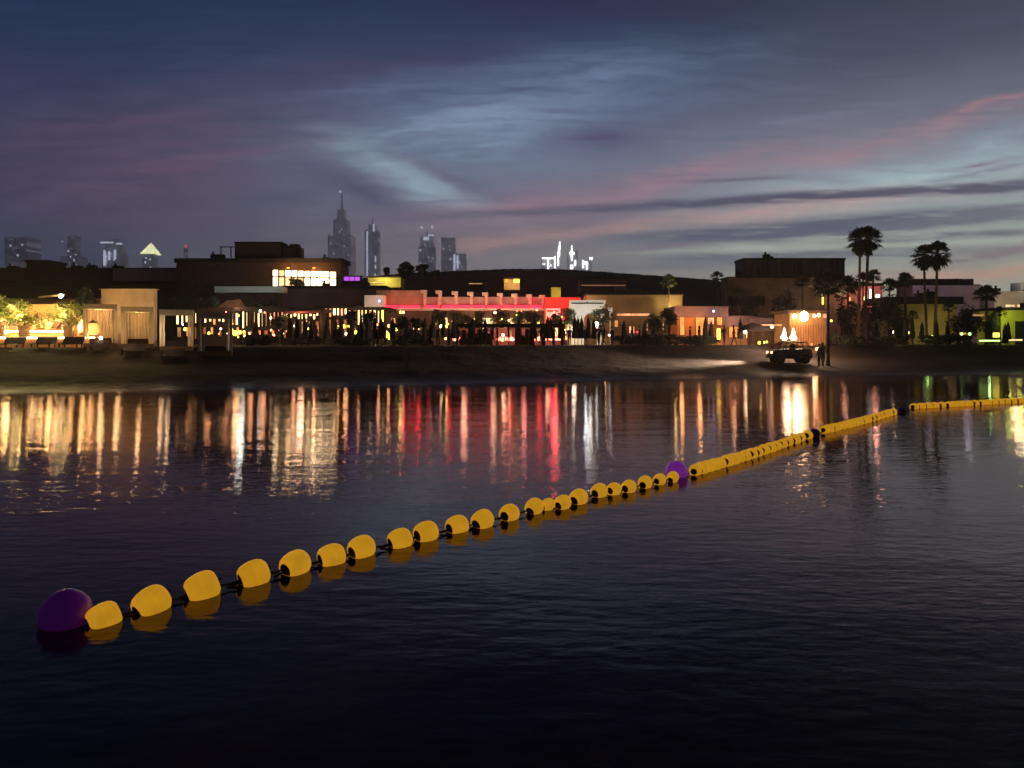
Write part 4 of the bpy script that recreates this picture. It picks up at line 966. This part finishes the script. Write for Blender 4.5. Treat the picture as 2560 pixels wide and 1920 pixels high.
# ------------------------------------------------------------------ right side
b = building('timber_screen_hall', 'big black hall with streaked vertical cladding behind the right palms', 1860, 2112, 645, 100, 14, mat('black_cladding', (.05, .045, .05), .7, .9, 1.2, stretch=(2.2, 1, .12)), DARK, par=.3, over=.1)
zb_ = P(0, 693, 100).z
b = building('tan_villa', 'tan walled villa below the black clad hall', 1820, 2105, 692, 96, 3.2, mat('dusky_villa_wall', (.2, .145, .10), .9, .4, .5), ROOFD, par=.15, over=.1)
lamp(b, P(2050, 745, 92.5), (1, .72, .48), 28, .4); lamp(b, P(1930, 750, 93), (1, .5, .4), 14, .4)
window(b, 1820, 1912, 740, 764, 96, DARK, BLACK)
for px, t_, bb in ((2053, 742, 762), (2063, 735, 764)): window(b, px, px+7, t_, bb, 96, G_YEL, BLACK)
b = building('pink_lit_house', 'house with pink and gold lit windows between the tall palms', 2095, 2206, 708, 92, 8, mat('pink_wall', (.5, .25, .2), .9, .3, .5))
for a, c, t_, bb, gl_ in ((2094, 2106, 730, 738, G_SALMON), (2109, 2120, 714, 740, G_WIND), (2118, 2128, 742, 758, G_SALMON), (2143, 2148, 735, 745, G_WHITE), (2156, 2164, 740, 752, G_WARM), (2172, 2178, 722, 748, G_WHITE), (2182, 2190, 745, 762, G_YEL), (2188, 2200, 735, 750, G_WHITE)):
    window(b, a, c, t_, bb, 92, gl_, BLACK)
lamp(b, P(2112, 735, 90.3), (1, .5, .3), 60, .2); lamp(b, P(2190, 735, 90.3), (1, .42, .3), 60, .2)
b = building('mauve_villa', 'mauve grey villa with a dark box storey behind the second palm pair', 2282, 2450, 711, 94, 12, mat('mauve_wall', (.42, .32, .38), .9, .2, .8), ROOFD, par=.12, over=.05)
m = MB(); m.pb(2282, 2408, 697, 711, 97, 6); m.pb(2414, 2434, 697, 711, 97.2, 5); m.build('upper_storey', mat('plum_cladding', (.07, .05, .07), .9, .4, .6), b)
lamp(b, P(2320, 728, 91), (.9, .7, 1), 26, .4); lamp(b, P(2420, 728, 91), (.8, .8, 1), 9, .4)
b = building('olive_walled_house', 'long olive walled house with dark flat roof edge behind the right parasols', 2222, 2392, 742, 86, 7, mat('olive_stucco', (.36, .28, .12), .9, .25, .7), DARK, par=.85, over=.5)
lamp(b, P(2250, 832, 84), (1, .7, .4), 34, .2); lamp(b, P(2370, 815, 83.6), (1, .85, .25), 32, .2); lamp(b, P(2330, 822, 84), (1, .85, .35), 12, .2)
b = building('cream_roof_house', 'house with a glowing cream rooftop parapet at the right edge', 2486, 2640, 728, 92, 8, PALE, PALE, par=.1, over=.05)
lamp(b, P(2540, 748, 88.8), (1, .74, .42), 70, .3); m = MB(); m.pb(2552, 2580, 706, 727, 94, 2); m.build('white_roof_box', WHITE, b); lamp(b, P(2556, 716, 91.8), (1, .95, .8), 26, .2)
for a, c in ((2516, 2536), (2545, 2560)):
    m = MB(); m.pb(a, c, 762, 766.5, 84.5, .1); m.build('strip_light', G_WINL, b)
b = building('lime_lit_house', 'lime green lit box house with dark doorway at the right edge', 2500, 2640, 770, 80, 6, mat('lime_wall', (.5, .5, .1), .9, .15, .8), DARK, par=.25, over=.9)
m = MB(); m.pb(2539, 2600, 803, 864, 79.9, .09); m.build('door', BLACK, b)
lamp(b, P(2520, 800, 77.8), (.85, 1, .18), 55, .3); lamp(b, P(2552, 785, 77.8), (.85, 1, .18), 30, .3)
for i, (a, c, t_, bb, gm) in enumerate(((2449, 2500, 850, 853.5, G_GREEN), (2310, 2330, 845, 849, G_GREEN), (2327, 2333, 838, 846, G_GREEN), (2372, 2392, 846, 849, G_WINL), (2484, 2499, 832, 843, G_YEL), (2524, 2556, 848, 852, G_WINL), (2434, 2459, 786, 790, G_WIND))):
    nm = ['long mint green light strip lying on the ground before the lime house', 'short green light strip near the second palm pair', 'tiny upright green lamp beside the second palm pair', 'short pale light strip between the right parasols', 'yellow lime lit planter block before the lime house', 'warm light strip under the lime house door', 'pale beam light left of the lime house'][i]
    e2 = empty('light_strip', P((a+c)/2, bb, 74), nm, 'strip light', 'strip lights on the right promenade')
    m = MB(); m.pb(a, c, t_, bb, 74, .1); m.build('glow', gm, e2); m = MB(); m.pb(a-1, c+1, bb, bb+1.2, 73.95, .2); m.build('base', BLACK, e2)
    if i in (0, 1): lamp(e2, P((a+c)/2, t_-3, 73.4), (.5, 1, .3), 7, .1)
for i, px in enumerate((2398, 2404, 2412, 2424)):
    lantern_thing(px, 835, 76, .14, G_GREEN if i % 2 else G_WIND, f'slim green white lamp, {ordn(i+1)} in the small cluster of four left of the lime house', name='garden_lamp', group='cluster of four garden lamps')

WP = (1, .72, .5)
palm(2150, 600, 862, 74, 33, 'left palm of the tallest black pair at the right', seed=11, lean=-.2, tr=.15)
palm(2170, 598, 862, 76, 34, 'right palm of the tallest black pair at the right', seed=12, lean=-.5, tr=.17)
palm(2310, 640, 862, 84, 30, 'left palm of the twin crowned pair near the mauve villa', seed=13, lean=.4, tr=.15)
palm(2343, 634, 862, 80, 34, 'right, lit trunk palm of the twin crowned pair near the mauve villa', seed=14, lean=-.3, tr=.16, uplight=(WP, 160))
palm(2263, 704, 862, 80, 24, 'shorter palm with orange lit trunk between the two tall pairs', seed=15, tr=.17, uplight=(WP, 200), skirt=False)
palm(2183, 692, 862, 82, 20, 'palm with pale green lit fronds right beside the tallest pair', seed=16, leafm=LEAF, tr=.14, skirt=False, uplight=((1, .9, .6), 260))
palm(2070, 716, 915, 56.5, 42, 'black palm on the beach just right of the timber bar', zbase=gz(24.1, 56.5)-.05, seed=17, tr=.12, n=60, skirt=False)
palm(2006, 708, 862, 84, 20, 'small dark palm against the tan villa wall', seed=18, tr=.1, skirt=False)
palm(1793, 694, 862, 96, 18, 'dark palm crown peeking over the hill slope', seed=19, tr=.12, n=26, skirt=False)
palm(2466, 738, 862, 82, 28, 'dark palm with pale trunk left of the lime house', seed=20, tr=.15, uplight=((1, .95, .7), 120), skirt=False)
palm(1845, 738, 862, 92, 20, 'pale lit palm below the dark hall, left of the tan villa', seed=21, tr=.1, leafm=LEAF, skirt=False, uplight=(WP, 160), n=24)
palm(2120, 716, 862, 84, 30, 'bushy dark palm crown left of the tallest pair', seed=22, tr=.14, skirt=False)
palm(2104, 742, 862, 80, 20, 'small dark palm just right of the timber bar and beach palm', seed=31, tr=.1, skirt=False, n=30)
palm(2224, 716, 862, 82, 22, 'dark middle height palm left of the orange trunk palm', seed=32, tr=.12, skirt=False, n=34)
palm(2158, 702, 862, 83, 22, 'dark palm crown low between the two tallest trunks', seed=33, tr=.1, skirt=False, n=34)
palm(2282, 790, 862, 73, 14, 'tiny dark palm at the foot of the orange trunk palm', seed=34, tr=.07, skirt=False, n=26)
palm(2372, 770, 862, 81, 18, 'small dark palm right of the lit trunk palm', seed=35, tr=.08, skirt=False, n=26)
palm(2500, 782, 862, 76, 16, 'small dark palm touching the lime lit wall', seed=36, tr=.08, skirt=False, n=26)
palm(2192, 812, 862, 72, 14, 'tiny pale lit palm low beside the tall palm trunks', seed=37, tr=.06, skirt=False, n=26, leafm=LEAF, uplight=(WP, 40))
for i, (a, c, t_, lb) in enumerate([(2205, 2262, 735, 'dark broad shrub between the tall palms and the olive house'), (2232, 2290, 782, 'dark pointed shrub at the foot of the orange trunk palm'), (2378, 2460, 760, 'broad black shrub mass left of the lime house'), (1930, 2000, 736, 'dark shrub mass on the tan villa wall'), (2090, 2150, 760, 'dark shrub mass under the pink lit house'), (2150, 2220, 765, 'dark shrub mass right of the tall palm trunks'), (2455, 2500, 790, 'dark shrub beside the lime lit wall'), (1840, 1905, 752, 'dark shrub mass before the tan villa')]):
    bush(a, c, t_, 864, 79+i % 3, lb, 100+i, n=1300, zb=2.0, group='dark shrubs on the right promenade')
for i, (a, c, lb) in enumerate([(2075, 2140, 'low dark hedge right of the beach palm'), (1690, 1800, 'low dark hedge before the orange kiosk'), (1520, 1620, 'low dark hedge before the pink strip light wall'), (1590, 1700, 'low dark hedge overlapping the kiosk corner'), (600, 700, 'low dark hedge right of the fourth cabana'), (720, 820, 'low dark hedge before the white pane restaurant'), (830, 930, 'low dark hedge before the peach restaurant'), (960, 1080, 'low dark hedge below the left neon strip'), (2150, 2290, 'low dark hedge under the tall palms'), (2300, 2420, 'low dark hedge before the olive house')]):
    bush(a, c, 838+(i % 3)*2, 864, 66+.7*(i % 3), lb, 130+i, n=1100, zb=2.0, name='hedge', group='low dark hedges along the beach')

# ------------------------------------------------------------------ lanterns along the restaurants
LN = [(457, 811, .07, 0), (463, 823, .16, 1), (522, 833, .13, 1), (552, 822, .09, 0), (570, 834, .10, 2), (588, 833, .24, 1), (600, 831, .17, 4), (624, 834, .14, 3), (651, 777, .12, 0), (677, 795, .10, 2), (684, 838, .12, 5), (708, 832, .11, 2), (736, 815, .09, 0), (772, 822, .12, 1), (845, 818, .14, 1), (860, 816, .16, 1), (871, 817, .13, 1), (890, 834, .30, 4), (906, 833, .12, 2), (943, 812, .12, 3), (945, 833, .12, 2), (963, 836, .34, 1), (974, 840, .2, 1), (972, 815, .15, 3), (988, 820, .12, 4), (1005, 818, .16, 4), (1035, 821, .07, 0), (1053, 816, .17, 4), (1103, 816, .13, 2), (1116, 816, .14, 1), (1136, 848, .16, 5), (1150, 847, .15, 5), (1217, 832, .12, 2), (1411, 829, .17, 2), (1413, 845, .2, 3), (1490, 812, .28, 0), (1523, 838, .09, 0), (1863, 830, .15, 2), (1898, 857, .14, 1), (1910, 856, .11, 1), (1917, 855, .10, 4), (2004, 832, .12, 1), (2006, 856, .15, 2), (2052, 805, .08, 4), (2230, 829, .16, 2), (2230, 839, .11, 4), (2274, 832, .13, 4), (2078, 802, .11, 4)]
rl_ = random.Random(77)
for k_ in range(62):
    px = rl_.uniform(498, 1445); LN.append((px, rl_.choice([778, 790, 800, 812, 826, 838, 846])+rl_.uniform(-4, 4), rl_.uniform(.06, .13), rl_.choice([1, 2, 2, 3, 3, 5, 4])))
LN.sort()
gms = [G_WHITE, G_YEL, G_HOT, G_SALMON, glow('lime_yellow_glow', (.9, 1, .12), 3), G_REDP]
cn = ['small cool white', 'yellow', 'warm white', 'orange pink', 'lime yellow', 'red pink']
lc = [(.9, .95, 1), (1, .75, .25), (1, .72, .42), (1, .45, .25), (.8, 1, .25), (1, .25, .2)]
def zone(px):
    for lim, nm in ((500, 'behind the cabanas'), (712, 'left of the red awning'), (905, 'behind or right of the red awning'), (1060, 'below the left end of the neon strip'), (1200, 'below the middle of the neon strip'), (1362, 'below the right end of the neon strip'), (1500, 'beside the red block and white arch'), (1900, 'right of the white arch')):
        if px < lim: return nm
    return 'around the timber bar and right palms'
zc = {}
for i, (px, py, r, t_) in enumerate(LN):
    zn = zone(px); zc[zn] = zc.get(zn, 0)+1
    lantern_thing(px, py, 70.5 if px < 1860 else 71.5, r, gms[t_], f'{cn[t_]} lantern, {ordn(zc[zn])} from the left {zn}', group='lanterns along the promenade', light=lc[t_], pw=(18*r/.15 if r > .11 else 0))

# ------------------------------------------------------------------ closed parasols
def parasol_proto(seed):
    rr_ = random.Random(seed)
    root = empty('closed_parasol', (0, 0, 0), 'x', 'parasol', 'closed dark parasols along the beach')
    m = MB(); m.tube([(0, 0, 0), (0, 0, 2.45)], .03, 8); m.build('pole', BLACK, root)
    m = MB(); m.lathe([(.20, .62), (.25, .75), (.24, 1.0), (.20, 1.35), (.21, 1.5), (.15, 1.55), (.19, 1.66), (.15, 2.0), (.08, 2.3), (.02, 2.45)], (0, 0, 0), 18, wob=.14); m.build('folded_canopy', DFAB, root, True)
    m = MB(); m.lathe([(.02, 2.44), (.035, 2.48), (.02, 2.55), (.003, 2.6)], (0, 0, 0), 8); m.build('finial', BLACK, root)
    m = MB(); m.lathe([(.28, 0), (.28, .06), (.06, .09)], (0, 0, 0), 16); m.build('base', BLACK, root)
    return root
pp = parasol_proto(1); first = True
PAR = [(640, 64, 1), (724, 64, 1), (742, 65, 1), (762, 64, 1.02), (777, 66, .95), (818, 63, 1.02), (838, 65, 1), (853, 64, 1), (880, 63, 1.03), (903, 65, 1), (921, 63, 1.02), (937, 66, 1), (953, 64, 1), (982, 64, 1), (1016, 65, .95), (1062, 63, 1.0), (1083, 63, 1.08), (1109, 63, 1.1), (1134, 64, 1), (1182, 64, 1), (1213, 65, .98), (1297, 64, .98), (1336, 64, 1), (1369, 63, 1), (1376, 66, 1), (1402, 63, 1), (1437, 62, 1), (1445, 65, 1), (1454, 64, 1.02), (1471, 62, 1), (1485, 65, .96), (1560, 64, .9), (1612, 66, .9), (1763, 65, 1.02), (1778, 66, .9), (1851, 67, 1), (2166, 68, .92), (2192, 69, .92), (2264, 68, 1.02), (2280, 70, 1.1), (2305, 70, .9), (2341, 69, 1), (2369, 70, .92), (2513, 68, .95), (2520, 70, .9)]
PAR.sort()
for i, (px, Y, sc) in enumerate(PAR):
    o = pp if first else copy_tree(pp); first = False
    o.location = ((px-1280)/F*Y, Y, gz((px-1280)/F*Y, Y)-.01); o.scale = (1, 1, sc); o.rotation_euler.z = i*1.7
    o['label'] = f"closed black parasol, {ordn(i+1)} from the left in the long beach front row"

# ------------------------------------------------------------------ people
def person_mesh(pose, seed):
    bm_ = {}
    J = {'pel': (0, 0, .95), 'wst': (0, 0, 1.1), 'chs': (0, .0, 1.33), 'nck': (0, .0, 1.48), 'hd0': (0, -.01, 1.56), 'hd1': (0, -.02, 1.66), 'hd2': (0, -.01, 1.74)}
    Rd = {'pel': (.15, .11), 'wst': (.13, .10), 'chs': (.165, .11), 'nck': (.055, .055), 'hd0': (.07, .08), 'hd1': (.08, .095), 'hd2': (.055, .065)}
    E = [('pel', 'wst'), ('wst', 'chs'), ('chs', 'nck'), ('nck', 'hd0'), ('hd0', 'hd1'), ('hd1', 'hd2')]
    st = [0, .22, .10][pose]
    for s_, sg in ((-1, 'l'), (1, 'r')):
        fw = st*s_
        J['hp'+sg] = (.09*s_, 0, .90); Rd['hp'+sg] = (.09, .09)
        J['kn'+sg] = (.10*s_, -.5*fw-.03, .50); Rd['kn'+sg] = (.058, .06)
        J['ak'+sg] = (.10*s_, -fw+.02, .09); Rd['ak'+sg] = (.04, .045)
        J['ft'+sg] = (.11*s_, -fw-.15, .035); Rd['ft'+sg] = (.035, .03)
        E += [('pel', 'hp'+sg), ('hp'+sg, 'kn'+sg), ('kn'+sg, 'ak'+sg), ('ak'+sg, 'ft'+sg)]
        up = (pose == 2 and s_ == 1)
        J['sh'+sg] = (.19*s_, 0, 1.41); Rd['sh'+sg] = (.055, .055)
        J['el'+sg] = (.25*s_, fw*.5+.02, 1.13); Rd['el'+sg] = (.042, .042)
        J['wr'+sg] = (.22*s_, -.22, 1.22) if up else (.26*s_, fw*.9-.08, .90); Rd['wr'+sg] = (.028, .028)
        h = Vector(J['wr'+sg])
        dr = Vector((-.3*s_, -.4, .9)).normalized() if up else Vector((0, -.15, -1)).normalized()
        J['pm'+sg] = tuple(h+dr*.07); Rd['pm'+sg] = (.034, .02)
        E += [('chs', 'sh'+sg), ('sh'+sg, 'el'+sg), ('el'+sg, 'wr'+sg), ('wr'+sg, 'pm'+sg)]
        for k in range(4):
            o_ = Vector((0, (k-1.5)*.018, 0)); a = h+dr*.10+o_; b_ = h+dr*(.135+[.0, .012, .008, -.008][k])+o_*1.1+Vector((-.01*s_, 0, 0))
            J[f'f{k}a'+sg] = tuple(a); J[f'f{k}b'+sg] = tuple(b_); Rd[f'f{k}a'+sg] = Rd[f'f{k}b'+sg] = (.009, .009); E += [('pm'+sg, f'f{k}a'+sg), (f'f{k}a'+sg, f'f{k}b'+sg)]
        J['th'+sg] = tuple(h+dr*.06+Vector((-.02*s_, -.045, 0))); Rd['th'+sg] = (.01, .01); E += [('wr'+sg, 'th'+sg)]
    names = list(J); me = bpy.data.meshes.new('body'); me.from_pydata([J[n_] for n_ in names], [(names.index(a), names.index(b_)) for a, b_ in E], [])
    o = bpy.data.objects.new('tmp', me); C.objects.link(o)
    md = o.modifiers.new('s', 'SKIN')
    for i, n_ in enumerate(names):
        me.skin_vertices[0].data[i].radius = Rd[n_]; me.skin_vertices[0].data[i].use_root = (n_ == 'pel')
    sb = o.modifiers.new('b', 'SUBSURF'); sb.levels = 1; sb.render_levels = 1
    dg = bpy.context.evaluated_depsgraph_get(); dg.update()
    out = bpy.data.meshes.new_from_object(o.evaluated_get(dg)); bpy.data.objects.remove(o)
    out.materials.clear(); out.materials.append(CLOTH); out.materials.append(SKIN)
    for p in out.polygons:
        c = p.center; p.use_smooth = True
        p.material_index = 1 if (c.z > 1.49 or (abs(c.x) > .17 and c.z < 1.0) or c.z < .06 or (pose == 2 and c.y < -.2 and c.z > 1.15)) else 0
    return out
pm_ = [person_mesh(i, i) for i in range(3)]
def hair_mesh(long_):
    m = MB(); m.sphere((0, .012, 1.70), .098, 12, 8, 1.0)
    if long_: m.lathe([(.05, 1.42), (.085, 1.5), (.095, 1.62), (.08, 1.7)], (0, .035, 0), 12)
    else: m.lathe([(.07, 1.58), (.085, 1.63), (.09, 1.69)], (0, .03, 0), 12)
    return m
def face_feats(parent):
    m = MB(); m.add([(0, -.135, 1.63), (-.015, -.11, 1.625), (.015, -.11, 1.625), (0, -.112, 1.67)], [(0, 1, 3), (0, 3, 2), (0, 2, 1)]); m.box(-.028, .028, -.112, -.100, 1.595, 1.603)
    return m
PE = [(745, 66.3, 1), (812, 66.8, 2), (846, 67, 0), (928, 66.9, 1), (945, 67.2, 0), (1010, 66.2, 2), (1026, 66.8, 0), (1058, 67, 1), (1122, 66.1, 0), (1146, 66.9, 1), (1199, 66.5, 2), (1272, 66.2, 0), (1352, 66.7, 1), (1410, 66.9, 2), (1463, 66.6, 0), (1510, 67, 1), (1598, 67, 2), (1725, 68, 0), (1748, 68, 1), (1810, 68, 2), (655, 65.5, 0), (705, 66, 2), (790, 64.5, 1), (870, 66.5, 0), (895, 65.6, 1), (916, 64.2, 2), (962, 66.6, 0), (1040, 65.6, 1), (1074, 66.2, 0), (1095, 65.4, 2), (1160, 66.4, 0), (1232, 66.7, 1), (1318, 66.2, 0), (1384, 65.2, 1), (1424, 66.0, 0), (1497, 65.8, 2), (1530, 66, 0), (1580, 66, 1), (1632, 65, 0), (1835, 66, 1), (2048, 55.6, 0), (2057, 56.0, 1), (2394, 72, 0), (2228, 70, 1)]
PE.sort()
rp_ = random.Random(4)
for i, (px, Y, ps) in enumerate(PE):
    x = (px-1280)/F*Y
    lb = f"person standing or strolling in dark clothes, {ordn(i+1)} figure from the left on the dark promenade"
    if px == 2048: lb = 'person in dark clothes, left of the two by the beach palm and car'
    if px == 2057: lb = 'person in dark clothes, right of the two, closest to the beach palm trunk'
    if px > 2100: lb = ['person standing in the dark left of the tall pair of lit palms', 'person standing by the broad black shrub near the lime house'][0 if px < 2300 else 1]
    e2 = empty('person', (x, Y, gz(x, Y)), lb, 'person', 'people on the dark beach front', rz=rp_.uniform(-2.6, 2.6))
    b_ = bpy.data.objects.new('body', pm_[ps]); C.objects.link(b_); b_.parent = e2
    WL[e2.name] = Vector(); hair_mesh(i % 2).build('hair', HAIR, e2, True); face_feats(e2).build('nose_and_mouth', SKIN, e2)
    s_ = rp_.uniform(.94, 1.05); e2.scale = (s_,)*3

# ------------------------------------------------------------------ beach buggy silhouette
gx = P(1974, 0, 57).x; gzz = gz(gx, 57)
vb = empty('parked_car', (gx, 57, gzz), 'small dark off-road car with roof frame and big tyres parked before the gas flames', 'car')
BUG = mat('dark_car_paint', (.008, .008, .01), .35, .15, 4, spec=.5)
m = MB(); prof = [(-1.5, .42), (-1.55, .80), (-1.42, 1.0), (-.75, 1.06), (-.38, 1.10), (.9, 1.10), (1.38, 1.06), (1.5, .95), (1.52, .42), (1.35, .40), (1.3, .62), (1.1, .78), (.85, .78), (.65, .62), (.6, .36), (-.55, .36), (-.6, .62), (-.8, .78), (-1.05, .78), (-1.25, .62), (-1.3, .40)]
n = len(prof); vs = [(gx+a, 56.35, gzz+b_) for a, b_ in prof]+[(gx+a, 57.65, gzz+b_) for a, b_ in prof]
m.add(vs, [tuple(range(n-1, -1, -1)), tuple(range(n, 2*n))]+[(i, (i+1) % n, (i+1) % n+n, i+n) for i in range(n)]); m.build('body', BUG, vb)
m = MB()
for y in (56.42, 57.54):
    m.tube([(gx-.72, y, gzz+1.06), (gx-.38, y+.02, gzz+1.58), (gx+1.1, y+.02, gzz+1.6), (gx+1.36, y, gzz+1.08)], .045, 6)
    m.tube([(gx+.35, y, gzz+1.08), (gx+.35, y, gzz+1.58)], .045, 6)
m.box(gx-.42, gx+1.14, 56.40, 57.60, gzz+1.58, gzz+1.66); m.build('roof_frame', BLACK, vb)
for y in (56.6, 57.1):
    m = MB(); m.box(gx-.15, gx+.25, y, y+.38, gzz+1.0, gzz+1.12); m.box(gx+.2, gx+.33, y, y+.38, gzz+1.1, gzz+1.5); m.build('seat', DFAB, vb)
m = MB(); m.lathe([(.15, -.012), (.17, 0), (.15, .012)], (gx-.42, 56.8, gzz+1.22), 14, mat=Matrix.Rotation(R(60), 3, 'Y')); m.build('steering_wheel', BLACK, vb)
m = MB(); m.box(gx-1.62, gx-1.55, 56.3, 57.7, gzz+.42, gzz+.56); m.build('bumper', BLACK, vb)
for y in (56.45, 57.45):
    m = MB(); m.box(gx+1.46, gx+1.55, y, y+.12, gzz+.78, gzz+.92); m.build('tail_light', G_RED, vb)
for x in (-.95, .98):
    for y in (56.28, 57.5):
        m = MB(); rt_ = Matrix.Rotation(R(-90), 3, 'X'); m.lathe([(.2, 0), (.34, .01), (.38, .06), (.38, .19), (.34, .24), (.2, .25)], (gx+x, y, gzz+.36), 20, mat=rt_); w_ = m.build('wheel', TYRE, vb, True)
        m = MB(); m.lathe([(.05, -.01), (.19, .0), (.2, .02), (.2, .22), (.05, .24)], (gx+x, y, gzz+.36), 14, mat=rt_); m.build('rim', RIM, w_, True)
for y in (56.5, 57.5):
    m = MB(); m.sphere((gx-1.55, y, gzz+.84), .09, 10, 6); m.build('headlight', G_WARM, vb, True)
    lamp(vb, (gx-1.75, y, gzz+.86), (1, .68, .45), 8000, .08, name='headlight_beam', spot=60, aim=(gx-10, y-1.6, gzz+1.7))
# lit sand patch lamp beside palm (spill from bar path light)
e2 = empty('path_light', (P(2028, 0, 60).x, 60, gz(P(2028, 0, 60).x, 60)), 'low path light making the sand glow behind the car', 'path light')
c = e2.location; m = MB(); m.tube([c, c+Vector((0, 0, .5))], .03, 6); m.build('stake', BLACK, e2); m = MB(); m.lathe([(.09, .5), (.09, .56), (.02, .6)], c, 10); m.build('lamp_head', BLACK, e2)
lamp(e2, c+Vector((0, -.6, .42)), (1, .66, .4), 40, .1)

# ------------------------------------------------------------------ sand drift line details
for i, (px, py, ln) in enumerate(((1700, 900, 60), (1900, 905, 50))):
    pass
hz = MB(); hz.box(-3100, 3100, -70, 4400, -3, 899.5)
hm = bpy.data.materials.new('haze'); hm.use_nodes = True; t = hm.node_tree
for n_ in list(t.nodes):
    if n_.type == 'BSDF_PRINCIPLED': t.nodes.remove(n_)
pv = t.nodes.new('ShaderNodeVolumePrincipled'); pv.inputs['Color'].default_value = (.86, .86, .9, 1); pv.inputs['Density'].default_value = HAZE_D; pv.inputs['Anisotropy'].default_value = HAZE_G
t.links.new(pv.outputs[0], [n_ for n_ in t.nodes if n_.type == 'OUTPUT_MATERIAL'][0].inputs['Volume'])
hm.volume_intersection_method if hasattr(hm, 'volume_intersection_method') else None
tag(hz.build('haze', hm), 'thin evening haze fading the far skyline', kind='stuff')
